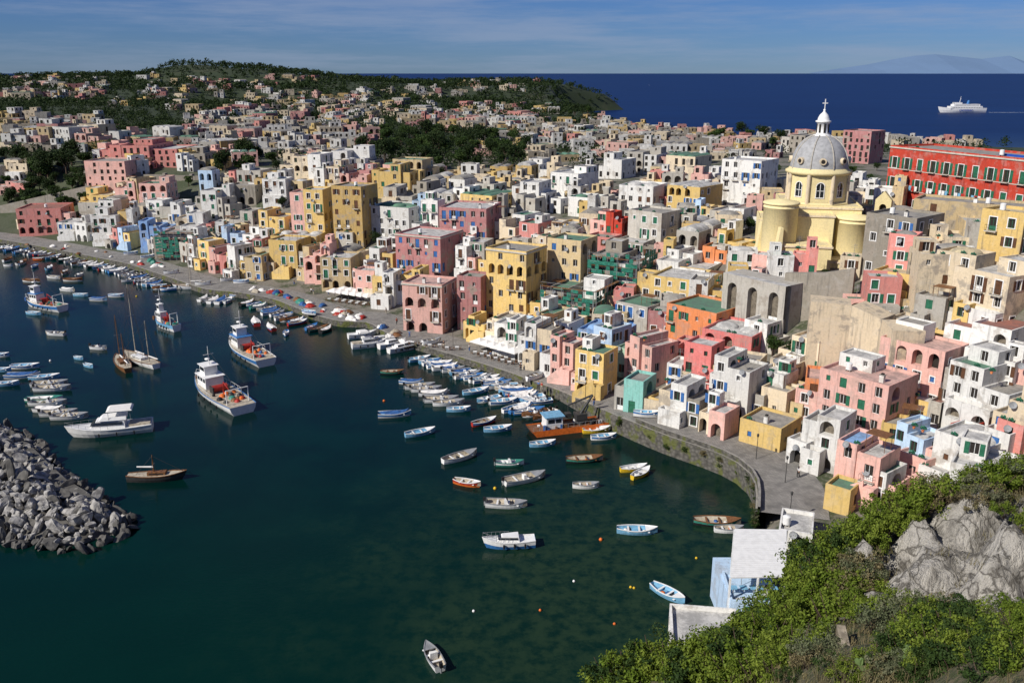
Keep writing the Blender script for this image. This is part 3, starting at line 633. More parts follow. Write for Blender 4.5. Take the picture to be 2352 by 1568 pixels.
for i in range(nS):
    a0=2*math.pi*(i-.5)/nS+rt; a1=2*math.pi*(i+.5)/nS+rt; p=(r*math.cos(a0),r*math.sin(a0)); q=(r*math.cos(a1),r*math.sin(a1)); w=math.hypot(q[0]-p[0],q[1]-p[1]); ux=((q[0]-p[0])/w,(q[1]-p[1])/w); nr=(ux[1],-ux[0])
    facade(dm,p,ux,nr,w,31.3,38.1,[(w/2,33.1,1.7,3.2,True,.5,m_dark)],CHW)
    dm.cyl((p[0]*1.01,p[1]*1.01,31.3),(p[0]*1.01,p[1]*1.01,38.1),.45,.45,ST['cr'],8)
dm.lathe([(6.85,37.9),(7.3,38.2),(7.3,38.6),(6.7,38.9),(6.4,39.3)],CHW,32); dm.lathe([(7.0,31.2),(7.3,31.5),(7.0,31.9)],CHW,8,(0,0),rt-math.pi/8,rt-math.pi/8+2*math.pi,False)
d=ob("drum",dm.mesh("drum"),ch)
for i in range(8):
    wm_=MB(); a=2*math.pi*i/8+rt; c_,s_=math.cos(a),math.sin(a)
    for x0,x1,z0,z1 in((-.95,-.8,0,2.2),(.8,.95,0,2.2),(-1.,1.,-.2,-.003)): wm_.box(x0,x1,-.12,0,z0,z1,m_white)
    for k in range(8):
        b0,b1=math.pi*k/8,math.pi*(k+1)/8
        wm_.add([(.82*math.cos(b0),-.1,2.4+.82*math.sin(b0)),(1.0*math.cos(b0),-.1,2.4+1.0*math.sin(b0)),(1.0*math.cos(b1),-.1,2.4+1.0*math.sin(b1)),(.82*math.cos(b1),-.1,2.4+.82*math.sin(b1))],[(0,1,2,3)],m_white)
    wm_.box(-.8,.8,.15,.2,0,3,m_glass); wm_.box(-.06,.06,.08,.14,0,3,m_white); wm_.box(-.8,.8,.08,.14,1.4,1.5,m_white)
    ra=r*math.cos(math.pi/8)+.03; ob("window",wm_.mesh("window"),d,(ra*c_,ra*s_,33.1),a+math.pi/2)
do=MB(); prof=[(6.4*math.cos(t*math.pi/2/12)**.92 if t<12 else .02,39.1+7.4*math.sin(t*math.pi/2/12)) for t in range(13)]; prof=[(max(x,1.2),z) for x,z in prof]
do.lathe(prof,m_lead,32)
dome=ob("dome",do.mesh("dome"),ch)
for i in range(8):
    rb=MB(); a=2*math.pi*(i+.5)/8+rt
    for (r0,z0),(r1,z1) in zip(prof[:-1],prof[1:]): rb.cyl(((r0+.05)*math.cos(a),(r0+.05)*math.sin(a),z0),((r1+.05)*math.cos(a),(r1+.05)*math.sin(a),z1),.17,.15,ST['lg'],6,False)
    ob("rib",rb.mesh("rib"),dome)
    oc=MB(); a2=2*math.pi*i/8+rt; rz=prof[2][0]; zz=prof[2][1]
    oc.cyl((0,.3,0),(0,-.55,0),.75,.75,ST['cr'],14); oc.cyl((0,-.56,0),(0,-.6,0),.45,.45,m_dark,12); ob("oculus",oc.mesh("oculus"),dome,(rz*math.cos(a2),rz*math.sin(a2),zz),a2+math.pi/2)
ln=MB()
ln.lathe([(1.9,45.9),(1.9,46.4),(1.5,46.5),(1.35,46.6),(1.35,49.1),(1.7,49.2),(1.7,49.5),(1.3,49.6),(1.25,50.1),(.9,50.8),(.4,51.3),(.22,51.6),(.3,51.9),(.02,52.1)],m_white,16)
for i in range(8):
    a=2*math.pi*i/8; c_,s_=math.cos(a),math.sin(a); ln.box(-.22,.22,-.03,.06,0,1.9,m_dark,Matrix.Translation((1.36*c_,1.36*s_,46.9))@Matrix.Rotation(a+math.pi/2,4,'Z'))
lo_=ob("lantern",ln.mesh("lantern"),ch)
cr_=MB(); cr_.box(-.09,.09,-.06,.06,52,54.2,m_white); cr_.box(-.6,-.092,-.06,.06,53.2,53.4,m_white); cr_.box(.092,.6,-.06,.06,53.2,53.4,m_white); ob("cross",cr_.mesh("cross"),lo_)
bg=MB(); facade(bg,(0,0),(1,0),(0,-1),3.4,0,7.5,[(1.7,4,1.5,2.6,True,1.,m_dark)],CHW); bg.box(0,3.4,1.01,1.3,0,7.5,CHW); bg.face([(3.4,0,0),(3.4,1.3,0),(3.4,1.3,7.5),(3.4,0,7.5)],CHW); bg.face([(0,0,0),(0,1.3,0),(0,1.3,7.5),(0,0,7.5)],CHW)
bg.add([(0,0,7.5),(3.4,0,7.5),(1.7,0,9.4),(0,1.3,7.5),(3.4,1.3,7.5),(1.7,1.3,9.4)],[(0,1,2),(3,5,4),(1,4,5,2),(0,2,5,3)],CHW); ob("bell_gable",bg.mesh("bell_gable"),ch,(10.5,-8,25.5),rad(-35))
OCC+=[(70,203,15),(60,190,7),(72,187,9),(56,176,8),(66,172,9)]
# ---------------------------------------------------------------- filler houses
palt=['w']*9+['lg']*6+['cr']*6+['y']*4+['pl']*4+['pk']*3+['g']*3+['bf']*4+['oc','du','lb']
palr=['w']*4+['pl']*5+['pk']*2+['co','lb','y','cr','cr','lg','orr']
def freeat(x,y,r,k=.8):
    return all((x-a)**2+(y-b)**2>((r+c)*k)**2 for a,b,c in OCC)
woodbox=[(850,1235,318,400),(470,650,375,415),(20,210,370,470),(0,215,380,500)]
def uvof(x,y,z):
    dz=z-CH; yc=y*CP-dz*SP; up=y*SP+dz*CP; return 1200+F*x/yc, 800-F*up/yc
cnt=0; fr_=random.Random(21); stuff=[]
OCC2=[(a,b,c*.78) for a,b,c in OCC]
# close gaps in the waterfront row with narrow houses
gapn=0; s=0
for i in range(2,len(QD)-2):
    q=QD[i]; s+=(QD[i]-QD[i-1]).length
    if s<4.5 or q.x>16 or q.x<-170: continue
    tg=(QD[i+1]-QD[i-1]).normalized(); nr=Vector((-tg.y,tg.x)); set_=19 if -78<q.x<-30 else (13 if q.x<-78 else 11.5)
    W=fr_.uniform(4.2,6); D=fr_.uniform(6,8); cpt=q+nr*(set_+D/2)
    if any((cpt.x-a)**2+(cpt.y-b)**2<((math.hypot(W,D)/2*.78+c)*.64)**2 for a,b,c in OCC2): continue
    s=0; P=q+nr*set_; th=math.atan2(tg.y,tg.x)+rad(fr_.uniform(2,16)); z=hz(P.x,P.y); H=fr_.uniform(6,10)
    house(Vector((P.x,P.y,z-.2)),th,W,D,H,fr_.choice(['w','w','y','pl','pk','cr','lg','lb','bf']),fr_.choice(['a','s','T','a','']),fr_.choice(['w','w','g','gn']),rr=fr_); OCC2.append((cpt.x,cpt.y,math.hypot(W,D)/2*.78)); gapn+=1
print("gaps",gapn)
for k in range(11000):
    if cnt>=245: break
    y=fr_.uniform(100,410); x=fr_.uniform(-.63*y,.66*y); ax,ay=np.array([x]),np.array([y]); dq=float(dist_np(ax,ay,Q)[0])
    if dq<18.5 or dq>150 or not inside_np(ax,ay,POLY)[0]: continue
    rgt=x>22 and y<150
    W=fr_.uniform(3.8,7.4) if not rgt else fr_.uniform(5,8.5); D=W*fr_.uniform(.85,1.2); z=hz(x,y); u,v=uvof(x,y,z)
    if any(a-10<u<b+10 and c-15<v<d+10 for a,b,c,d in woodbox): continue
    rr0=math.hypot(W,D)/2*.78
    if any((x-a)**2+(y-b)**2<((rr0+c)*(.70 if rgt else .62))**2 for a,b,c in OCC2): continue
    th=rad(fr_.uniform(-38,-8)) ; H=fr_.uniform(4.,8.) if dq>35 else fr_.uniform(4,7)
    if rgt: H=fr_.uniform(4,6.5)
    OCC2.append((x,y,rr0))
    house(Vector((x+math.sin(th)*D/2,y-math.cos(th)*D/2,z-1)),th,W,D,H+1,fr_.choice(palr if rgt else palt),fr_.choice(['','','','u','d','v','a','s','T']),fr_.choice(['w','w','g','g','g','gn'] if not rgt else ['w','g','p','gn','t']),lod=1 if y>250 else 0,rr=fr_,into=stuff if y>300 else None); cnt+=1
print("filler",cnt,len(stuff),time.time()-T0)
reg=[(0,240,285,365,42,10),(0,260,188,238,50,11),(60,240,215,245,8,9),(420,600,330,400,18,9),(520,800,325,375,36,9),(200,520,318,345,20,9),(240,470,225,262,10,9),(330,760,180,235,44,10),(440,820,262,325,80,10),(540,860,235,275,42,11),(780,1300,250,285,52,11),(800,1100,215,250,22,11),(900,1280,190,215,20,11),(960,1240,268,312,42,10),(1150,1460,280,335,60,10),(1250,1700,312,385,85,9),(1460,1700,296,330,34,10),(1780,2060,298,345,34,9),(700,900,295,355,34,9),(2060,2420,308,345,34,10),(1100,1300,340,372,8,8.5),(1700,1850,335,375,12,8),(0,60,395,470,4,9)]
farh=[]
for (a,b,c,d,n,s) in reg:
    for k in range(n):
        for tr in range(5):
            u=fr_.uniform(a,b);v=fr_.uniform(c,d); g=land(u,v)
            if g is None or g.y<290: continue
            W=fr_.uniform(.7,1.5)*s
            if not freeat(g.x,g.y,W*.55,.66): continue
            OCC.append((g.x,g.y,W*.6)); farh.append((g,W)); break
farh.sort(key=lambda q:q[0].y)
have=len([o for o in bpy.data.objects if o.parent is None and o.name.startswith('house')])
for i,(g,W) in enumerate(farh):
    lst=stuff if have+i>=298 else None
    pal=['w']*6+['lg']*5+['cr']*5+['bf']*4+['g']*3+['pl']*3+['pk','pk','y','y','du','oc']
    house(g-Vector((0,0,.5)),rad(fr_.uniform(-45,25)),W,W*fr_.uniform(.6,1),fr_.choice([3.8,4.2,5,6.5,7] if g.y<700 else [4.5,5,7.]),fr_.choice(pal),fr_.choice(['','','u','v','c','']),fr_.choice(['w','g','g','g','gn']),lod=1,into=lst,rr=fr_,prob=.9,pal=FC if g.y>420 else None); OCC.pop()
big=MB()
for wm,M4 in stuff:
    b=len(big.v); big.v+=[tuple(M4@Vector(q)) for q in wm.v]; mp_=[big.mi(q) for q in wm.mats]
    big.f+=[tuple(i+b for i in f) for f in wm.f]; big.m+=[mp_[q] for q in wm.m]; big.s+=wm.s
o=top("distant_houses",big.mesh("distant_houses"),"scattered pale flat-roofed houses across the island plain","houses"); o["kind"]="stuff"
print("far",len(farh),have,time.time()-T0)
# ---------------------------------------------------------------- foliage
def leafmat(name,a,b):
    m,nt,bs=newmat(name); v=ocoord(nt); n=noise(nt,v,.35,4,.6); n2=noise(nt,v,5.,2)
    c=mixc(nt,ramp(nt,n,.35,.65),a,b); c=mixc(nt,ramp(nt,n2,.4,.7),c,[x*.5 for x in a]); nt.links.new(c,bs.inputs['Base Color']); bs.inputs['Roughness'].default_value=.7; bs.inputs['Specular IOR Level'].default_value=.2
    tr=nd(nt,'ShaderNodeBsdfTranslucent'); nt.links.new(c,tr.inputs[0]); mx=nd(nt,'ShaderNodeMixShader'); mx.inputs[0].default_value=.3
    nt.links.new(bs.outputs[0],mx.inputs[1]); nt.links.new(tr.outputs[0],mx.inputs[2]); nt.links.new(mx.outputs[0],nt.nodes['Material Output'].inputs[0]); return m
m_leaf=leafmat("tree_foliage",(.04,.08,.018),(.07,.11,.025)); m_leafd=leafmat("dark_wood_foliage",(.022,.044,.012),(.046,.072,.019)); m_leafy=leafmat("bright_shrub_foliage",(.13,.20,.02),(.23,.29,.04)); m_dry=leafmat("dry_scrub",(.28,.23,.12),(.18,.17,.08)); m_sage=leafmat("sage_scrub",(.15,.18,.09),(.22,.22,.13)); m_bark=M("bark",(.1,.07,.05),.9,.4)
def leafquads(C,rad_,n,size,rs,flat=.75,hollow=.55):
    d=rs.normal(size=(n,3)); d/=np.linalg.norm(d,axis=1)[:,None]; rr_=rad_*(hollow+(1-hollow)*rs.rand(n))[:,None]
    c=C+d*rr_*np.array([1,1,flat]); nn=d+rs.normal(scale=.6,size=(n,3)); nn/=np.linalg.norm(nn,axis=1)[:,None]
    t=np.cross(nn,rs.normal(size=(n,3))); t/=np.linalg.norm(t,axis=1)[:,None]; b=np.cross(nn,t); s=size*(.6+.8*rs.rand(n))[:,None]/2
    return np.stack([c-t*s,c-b*s*.6,c+t*s,c+b*s*.6],1)
def quadmesh(name,Qs,mat):
    v=np.concatenate(Qs).reshape(-1,3); n=len(v)//4; me=bpy.data.meshes.new(name); me.vertices.add(len(v)); me.vertices.foreach_set('co',v.ravel()); me.loops.add(len(v)); me.loops.foreach_set('vertex_index',np.arange(len(v),dtype=np.int32))
    me.polygons.add(n); me.polygons.foreach_set('loop_start',np.arange(n,dtype=np.int32)*4); me.polygons.foreach_set('loop_total',np.full(n,4,dtype=np.int32)); me.materials.append(mat); me.update(calc_edges=True); return me
def crown(rs,R0,zc,nl,per,size,flat=.8):
    qs=[]
    for i in range(nl):
        a=rs.rand()*6.28; r=R0*.62*math.sqrt(rs.rand()); c=np.array([r*math.cos(a),r*math.sin(a),zc+rs.uniform(-.45,.5)*R0*flat]); qs.append(leafquads(c,R0*rs.uniform(.28,.5),per,size,rs))
    return qs
TREES=[]
for k in range(5):
    rs=np.random.RandomState(k+3); Rr=1.0*[3.2,3.8,2.8,4.2,3.][k]; zc=[5,5,4.4,6,4][k]
    me=quadmesh("crown",crown(rs,Rr,zc,16,70,.58),[m_leaf,m_leafd,m_leaf,m_leafd,m_leaf][k]); mb=MB(); mb.cyl((0,0,-1),(.1,0,zc*.55),.28,.2,m_bark,7); 
    for j in range(5):
        a=j*1.3; mb.cyl((.1,0,zc*.5),(Rr*.5*math.cos(a),Rr*.5*math.sin(a),zc+rs.uniform(-.3,.8)),.14,.04,m_bark,5)
    TREES.append([("trunk",mb.mesh("trunk")),("crown",me)])
def tree(x,y,z,s=1,lab="broad leafy green tree among the houses"):
    place(R.choice(TREES),"tree",lab,"tree",(x,y,z),R.uniform(0,6.28),"trees among the houses",s)
nt_=0
for (a,b,c,d,n) in [(850,1240,318,398,95),(470,650,378,405,18),(0,215,375,430,26),(0,200,425,490,46),(1650,1790,312,342,12),(1320,1400,262,272,6),(1780,1850,330,350,4),(1440,1500,300,330,4)]:
    for k in range(n):
        g=land(R.uniform(a,b),R.uniform(c,d))
        if g is None: continue
        if not freeat(g.x,g.y,1.,.7): continue
        tree(g.x,g.y,g.z-.5,R.uniform(.8,1.5) if c<420 else R.uniform(.5,1.)); nt_+=1
for k in range(210):
    y=R.uniform(100,400); x=R.uniform(-.6*y,.63*y); dq=float(dist_np(np.array([x]),np.array([y]),Q)[0])
    if nt_>=296: break
    if dq<20 or not inside_np(np.array([x]),np.array([y]),POLY)[0] or any((x-a)**2+(y-b)**2<(c+.3)**2 for a,b,c in OCC2): continue
    tree(x,y,hz(x,y)-.5,R.uniform(.35,.75),"small green garden tree between houses"); nt_+=1
print("trees",nt_,time.time()-T0)
N=15000; YY=NR.uniform(400,1750,N); XX=NR.uniform(-.65,.65,N)*YY
ins=inside_np(XX,YY,POLY)&(dist_np(XX,YY,OC)>8); XX,YY=XX[ins],YY[ins]; ZZ=H_np(XX,YY)
oc=np.array(OCC); qs=[]; rs=np.random.RandomState(9); hx=np.array([[g.x,g.y,W*.5] for g,W in farh])
WB=[(0,215,238,300),(215,480,235,325),(850,1235,310,400),(480,560,190,330),(1650,1790,305,340),(820,960,270,310),(560,700,232,262)]
for x,y,z in zip(XX,YY,ZZ):
    if y<760:
        u,v=uvof(x,y,z)
        if not any(a<u<b and c<v<d for a,b,c,d in WB) and rs.rand()>.24: continue
        if x>90 and rs.rand()<.6: continue
    if (np.hypot(hx[:,0]-x,hx[:,1]-y)<hx[:,2]+3.).any() or (np.hypot(oc[:,0]-x,oc[:,1]-y)<oc[:,2]*.8+2).any(): continue
    Rr=rs.uniform(2.6,5.6)*(1.05 if y>1000 else .8); n=40 if y<700 else 22; s=Rr*(.3 if y<700 else .48)
    qs.append(leafquads(np.array([x,y,z+Rr*.8]),Rr,n,s,rs,.8,.4))
    qs.append(leafquads(np.array([x+rs.uniform(-1,1)*Rr*.6,y+rs.uniform(-1,1)*Rr*.6,z+Rr*1.2]),Rr*.6,n//2,s,rs,.8,.4))
o=top("distant_woods",quadmesh("woods",qs,m_leafd),"dark green woodland covering the island plain and hill","woods"); o["kind"]="stuff"
print("woods",len(qs),time.time()-T0)
# ---------------------------------------------------------------- boats
def stations(L,B,H,tr,N):
    o=[]
    for i in range(N+1):
        s=i/N; x=-L/2+L*s
        if s<.45: b=tr+(1-tr)*math.sin(math.pi/2*s/.45); z=H*(1+.12*(1-s/.45)**2)
        else: q=(s-.45)/.55; b=max(.02,1-q**2.4); z=H*(1+.5*q*q)
        o.append((x,b*B/2,z))
    return o
HM={}
def hull(L,B,H,tr,A,Bm,rim,ins,deck=False,N=10,rake=.06):
    key=(L,B,H,tr,A.name,Bm.name,rim.name,ins.name,deck)
    if key in HM: return HM[key]
    S=stations(L,B,H,tr,N); out={}
    mb=MB(); rows=[]
    for x,b,z in S:
        s=(x+L/2)/L; k=max(0,s-.6)*L*rake*2.5
        rows.append([(x-k,0,-.35),(x-k*.8,b*.66,-.22),(x-k*.3,b*.9,z*.45),(x,b,z)])
    vs=[];idx=[]
    for r_ in rows:
        line=[(p[0],-p[1],p[2]) for p in r_[::-1]]+[p for p in r_[1:]]; idx.append(len(vs)); vs+=line
    m7=7
    for i in range(N):
        for j in range(m7-1):
            a=idx[i]+j;c_=idx[i+1]+j
            mb.add([vs[a],vs[c_],vs[c_+1],vs[a+1]],[(0,1,2,3)],Bm if j in(0,5) else A,True)
    mb.face([vs[j] for j in range(m7)],A); out['hull']=mb.mesh("hull")
    g=MB(); t=min(.09,B*.05)
    for i in range(N):
        for sg in(1,-1):
            (x0,b0,z0),(x1,b1,z1)=S[i],S[i+1]
            o0,o1=b0+.03,b1+.03; i0,i1=max(.0,b0-t),max(.0,b1-t)
            g.add([(x0,sg*o0,z0-.05),(x1,sg*o1,z1-.05),(x1,sg*o1,z1+.04),(x0,sg*o0,z0+.04),(x0,sg*i0,z0+.04),(x1,sg*i1,z1+.04),(x0,sg*i0,z0-.05),(x1,sg*i1,z1-.05)],[(0,1,2,3),(3,2,5,4),(4,5,7,6)],rim)
    out['gunwale']=g.mesh("gunwale")
    k=MB()
    for i in range(N):
        (x0,b0,z0),(x1,b1,z1)=S[i],S[i+1]; b0-=.02;b1-=.02
        if deck: k.face([(x0,-b0,z0-.08),(x1,-b1,z1-.08),(x1,b1,z1-.08),(x0,b0,z0-.08)],ins)
        else:
            f=H*.3
            for sg in(1,-1): k.face([(x0,sg*b0,z0-.03),(x1,sg*b1,z1-.03),(x1,sg*b1*.75,f),(x0,sg*b0*.75,f)],ins)
            k.face([(x0,-b0*.75,f),(x1,-b1*.75,f),(x1,b1*.75,f),(x0,b0*.75,f)],ins)
    out['deck']=k.mesh("deck"); HM[key]=out; return out
BT={}
def rowtpl(L,colk,kind='row'):
    key=(L,colk,kind)
    if key in BT: return BT[key]
    A,Bm,rim,ins={'blue':(m_white,m_blue,m_white,m_lblue),'lb':(m_lblue,m_lblue,m_white,m_lblue),'w':(m_white,m_white,m_grey,m_crm),'wb':(m_blue,m_white,m_blue,m_white),'dark':(m_blk,m_teal,m_wood,m_crm),'wood':(m_white,m_wood,m_wood,m_wood),
      'yel':(m_yel,m_yel,m_white,m_white),'red':(m_red,m_blue,m_white,m_crm),'grn':(m_teal,m_white,m_teal,m_white),'or':(m_org,m_red,m_white,m_crm),'grey':(m_grey,m_grey,m_grey,m_grey)}[colk]
    B=L*.36; H=.5+L*.035
    h=hull(L,B,H,.45 if kind=='row' else .8,A,Bm,rim,ins); t=[("hull",h['hull']),("gunwale",h['gunwale']),("deck",h['deck'])]
    th_=MB(); th_.box(-.13,.13,-B*.44,B*.44,0,.05,m_wood if colk in('wood','dark','red') else m_white); tm=th_.mesh("thwart")
    for x in(-.22,.05,.28): t.append(("thwart",tm,(x*L,0,H*.72)))
    fd=MB(); S=stations(L,B,H,.45,10)
    for i in range(7,10):
        (x0,b0,z0),(x1,b1,z1)=S[i],S[i+1]; fd.face([(x0,-b0,z0-.02),(x1,-b1,z1-.02),(x1,b1,z1-.02),(x0,b0,z0-.02)],rim)
    t.append(("foredeck",fd.mesh("foredeck")))
    if kind=='row':
        gm=MB(); rr=random.Random(int(L*10)+len(colk)*7+ord(colk[0]))
        for _ in range(3):
            x,y=rr.uniform(-L*.3,L*.2),rr.uniform(-B*.2,B*.2); gm.lathe([(.3,H*.3),(.26,H*.55),(.02,H*.62)],rr.choice([m_wood,m_tarpb,m_org,m_blk,m_canv]),7,(x,y))
        t.append(("fishing_gear",gm.mesh("fishing_gear")))
    if kind=='motor':
        c=MB(); c.add([(-.3,-.45,0),(.35,-.4,0),(.35,.4,0),(-.3,.45,0),(-.3,-.4,.8),(.15,-.35,.8),(.15,.35,.8),(-.3,.4,.8)],[(0,1,5,4),(1,2,6,5),(2,3,7,6),(3,0,4,7),(4,5,6,7)],m_white); c.add([(.16,-.38,.78),(.16,.38,.78),(-.02,.34,1.15),(-.02,-.34,1.15)],[(0,1,2,3)],m_glass); t.append(("console",c.mesh("console"),(0,0,H*.35)))
        e=MB(); e.box(-.25,.15,-.16,.16,.2,.75,m_blk); e.box(-.12,.02,-.07,.07,-.6,.2,m_grey); t.append(("outboard_motor",e.mesh("outboard_motor"),(-L/2-.15,0,H*.8)))
    if kind=='tarp':
        c=MB(); S=stations(L*.86,B*.98,H,.45,8)
        for i in range(8):
            (x0,b0,z0),(x1,b1,z1)=S[i],S[i+1]; r0,r1=z0+.3-.1*math.cos(i*2),z1+.3-.1*math.cos(i*2+2)
            for sg in(1,-1): c.face([(x0,sg*b0,z0+.05),(x1,sg*b1,z1+.05),(x1,0,r1),(x0,0,r0)],m_tarpb if colk in('blue','lb') else m_canv)
        t.append(("cover",c.mesh("cover")))
    BT[key]=t; return t
CD={'blue':"white and blue",'lb':"light blue",'w':"white",'wb':"white blue-trimmed",'dark':"dark hulled",'wood':"brown wooden",'yel':"yellow",'red':"blue and red",'grn':"white and green",'or':"red and orange",'grey':"plain grey"}
def boat(p,L,deg,colk,kind='row',where="moored on calm harbour water"):
    L=round(L*2)/2; nm={'row':'rowing_boat','motor':'motor_boat','tarp':'covered_boat'}[kind]
    place(rowtpl(L,colk,kind),nm,f"small {CD[colk]} {nm.replace('_',' ')} {where}","boat",(p.x,p.y,.02),rad(deg),"small boats moored in the harbour")
for u,v,L,a,c,k in [(985,1018,5.5,25,'lb','row'),(1135,993,5,32,'red','row'),(1167,1009,5,12,'lb','row'),(925,975,6,8,'blue','tarp'),(920,876,5.,0,'dark','row'),(1075,963,4.5,5,'lb','row'),(1272,1044,4.5,12,'lb','row'),(1415,1028,4.5,10,'blue','row'),(1398,1012,5,12,'yel','row'),
 (1078,1075,6.5,35,'w','row'),(1195,1090,4.5,0,'grn','motor'),(1370,1081,6,5,'dark','row'),(1230,1126,7,25,'w','motor'),(1095,1136,4.5,-22,'or','row'),(1373,1142,4,0,'w','row'),(1485,1102,4.5,15,'yel','row'),(1502,1114,4.5,45,'yel','row'),(1187,1186,6,-5,'w','motor'),
 (1493,1248,5.5,-4,'lb','row'),(1565,1396,5,-48,'lb','row'),(1680,1228,6.5,-5,'dark','row'),(1708,1245,4,0,'w','row'),(1015,1545,4.5,115,'w','motor'),(232,818,4,-10,'w','motor'),(185,842,2.5,-20,'lb','row'),(208,860,3,-30,'lb','row'),(130,785,5,170,'w','motor'),
 (20,624,3,0,'w','row'),(92,609,4,0,'or','row'),(127,652,5,-20,'w','row'),(172,658,6,-5,'wood','row'),(75,660,6,-15,'wood','row'),(160,682,5,-20,'w','tarp'),(190,694,4.5,-10,'lb','row'),(232,704,5,-10,'blue','tarp'),(273,695,4.5,-5,'blue','row'),(80,737,4.5,-15,'lb','row'),(5,870,4,0,'lb','row'),
 (60,862,6,5,'blue','row'),(55,884,7,5,'blue','tarp'),(105,888,6,12,'lb','row'),(118,903,7,8,'w','motor'),(125,914,7,4,'w','motor'),(15,903,5,10,'lb','row'),(105,940,7,3,'grn','row'),(115,948,7,0,'w','motor'),(118,964,6,-4,'w','tarp'),(140,972,6.5,8,'w','motor'),(165,980,6.5,5,'w','motor'),(2,835,4,0,'blue','row'),
 (965,899,5,-10,'blue','tarp'),(985,909,6,10,'w','motor'),(1000,916,6,5,'w','motor'),(1018,926,6,2,'w','tarp'),(1035,940,6.5,5,'w','motor'),(1052,948,6,10,'w','row'),(560,695,5,0,'blue','row'),(1510,990,4,-10,'w','row')]:
    boat(sv(u,v,0),L,a,c,k)
def along(pts,n,offs_,angs,cols,kinds,Lr=(4.2,6)):
    P=[sv(u,v,0) for u,v in pts]; Ls=[(b-a).length for a,b in zip(P[:-1],P[1:])]; tot=sum(Ls)
    for i in range(n):
        if R.random()<.08: continue
        s=tot*(i+.5+R.uniform(-.2,.2))/n; j=0
        while j<len(Ls)-1 and s>Ls[j]: s-=Ls[j]; j+=1
        d=(P[j+1]-P[j]).normalized(); p=P[j]+d*s; nrm=Vector((d.y,-d.x,0)); p=p+nrm*offs_*R.uniform(.88,1.12)
        boat(p,R.uniform(*Lr),math.degrees(math.atan2(-nrm.y,-nrm.x))+angs+R.gauss(0,7)+R.choice([0,0,180]),R.choice(cols),R.choice(kinds),"moored against the stone quay")
cA=['blue','lb','w','w','wb','w','blue','w','grn','wood','red','dark','wb']; kA=['row','row','tarp','motor','motor']
along([(0,572),(100,590),(200,610),(300,630),(400,664)],38,4.2,0,cA,kA)
along([(0,585),(120,610),(260,640)],8,8,40,cA,kA)
along([(340,650),(400,664),(440,676)],7,5,-25,cA,kA)
along([(490,695),(560,700)],5,4.2,0,['blue','lb','w'],['row','tarp'])
along([(600,705),(640,714),(740,754),(800,770)],17,4.2,0,cA,['row','row','tarp'])
along([(650,740),(760,775)],3,8.,60,['blue','red','wb'],['row','tarp'])
along([(1010,835),(1100,862),(1200,894),(1300,936)],32,3.8,-22,['blue','w','lb','blue','w','wb','lb','red','blue'],['row','row','tarp','motor'],(4.5,6.))
along([(1180,896),(1300,945)],4,8,-15,['blue','lb','w'],kA)
along([(1265,940),(1330,962)],4,6,-20,['w','w','wb','wood'],['motor','tarp','row'],(5.5,6.5))
def cabin_boat(name,label,p,L,deg,hm,strp,fly=False):
    B=L*.31;H=.7+L*.05
    h=hull(L,B,H,.85,hm,strp,m_white,m_white,True,12,.12); t=[("hull",h['hull']),("gunwale",h['gunwale']),("deck",h['deck'])]
    def taper(mb,x0,x1,w0,w1,z0,z1,m,k0=.3,k1=.8,ws=.85):
        mb.add([(x0,-w0,z0),(x1,-w1,z0),(x1,w1,z0),(x0,w0,z0),(x0+k0,-w0*ws,z1),(x1-k1,-w1*ws,z1),(x1-k1,w1*ws,z1),(x0+k0,w0*ws,z1)],[(0,1,5,4),(1,2,6,5),(2,3,7,6),(3,0,4,7),(4,5,6,7)],m)
    c=MB(); zt=H+L*.1; taper(c,-L*.2,L*.22,B*.38,B*.25,H-.05,zt,m_white,.1,L*.1); t.append(("cabin",c.mesh("cabin")))
    g=MB(); taper(g,-L*.17,L*.2,B*.385,B*.262,H+L*.045,H+L*.08,m_glass,.02,L*.055,.93); t.append(("window",g.mesh("window")))
    if fly:
        f=MB(); taper(f,-L*.22,L*.1,B*.36,B*.3,zt,zt+.5,m_white,.0,.6); taper(f,-L*.3,L*.0,B*.36,B*.34,zt+1.6,zt+1.9,m_canv,.3,.5)
        for x in(-L*.27,-L*.02):
            for y in(-B*.3,B*.3): f.cyl((x,y,zt),(x,y,zt+1.6),.04,.04,m_grey,4)
        t.append(("flybridge",f.mesh("flybridge")))
        s_=MB(); s_.box(-L/2+.2,-L*.24,-B*.3,B*.3,H-.06,H+.35,m_crm); t.append(("seat",s_.mesh("seat")))
    r=MB(); S=stations(L,B,H,.85,12)
    for sg in(1,-1):
        pr=None
        for x,b,z in S[6:]:
            q=(x-.1,sg*max(b-.12,0),z+.65); r.cyl((x-.1,sg*max(b-.12,0),z),q,.025,.025,m_grey,4,False)
            if pr: r.cyl(pr,q,.025,.025,m_grey,4,False)
            pr=q
    t.append(("railing",r.mesh("railing")))
    fe=MB()
    for sg in(1,-1):
        for i in range(3): fe.cyl((-L*.3+i*L*.2,sg*(B/2+.1),.35),(-L*.3+i*L*.2,sg*(B/2+.1),.9),.13,.13,m_blk,6)
    t.append(("fender",fe.mesh("fender")))
    place(t,name,label,"boat",(p.x,p.y,0),rad(deg))
cabin_boat("motor_yacht","white motor yacht with flybridge canopy at anchor",sv(258,1015,0),14.,196,m_white,m_white,True)
cabin_boat("cabin_cruiser","white cabin cruiser with blue trim at anchor",sv(1192,1280,0),7.,185,m_blue,m_white)
for u,v,L,a,m2 in[(850,790,7,25,m_white),(868,812,8.5,22,m_white),(893,805,7.5,30,m_blue),(920,812,7,35,m_white),(958,818,7.5,35,m_wood),(940,822,6.5,38,m_white)]:
    cabin_boat("motor_cruiser","white motor cruiser moored beside the stone quay",sv(u,v,0),L,a,m_white,m2,L>7.8)
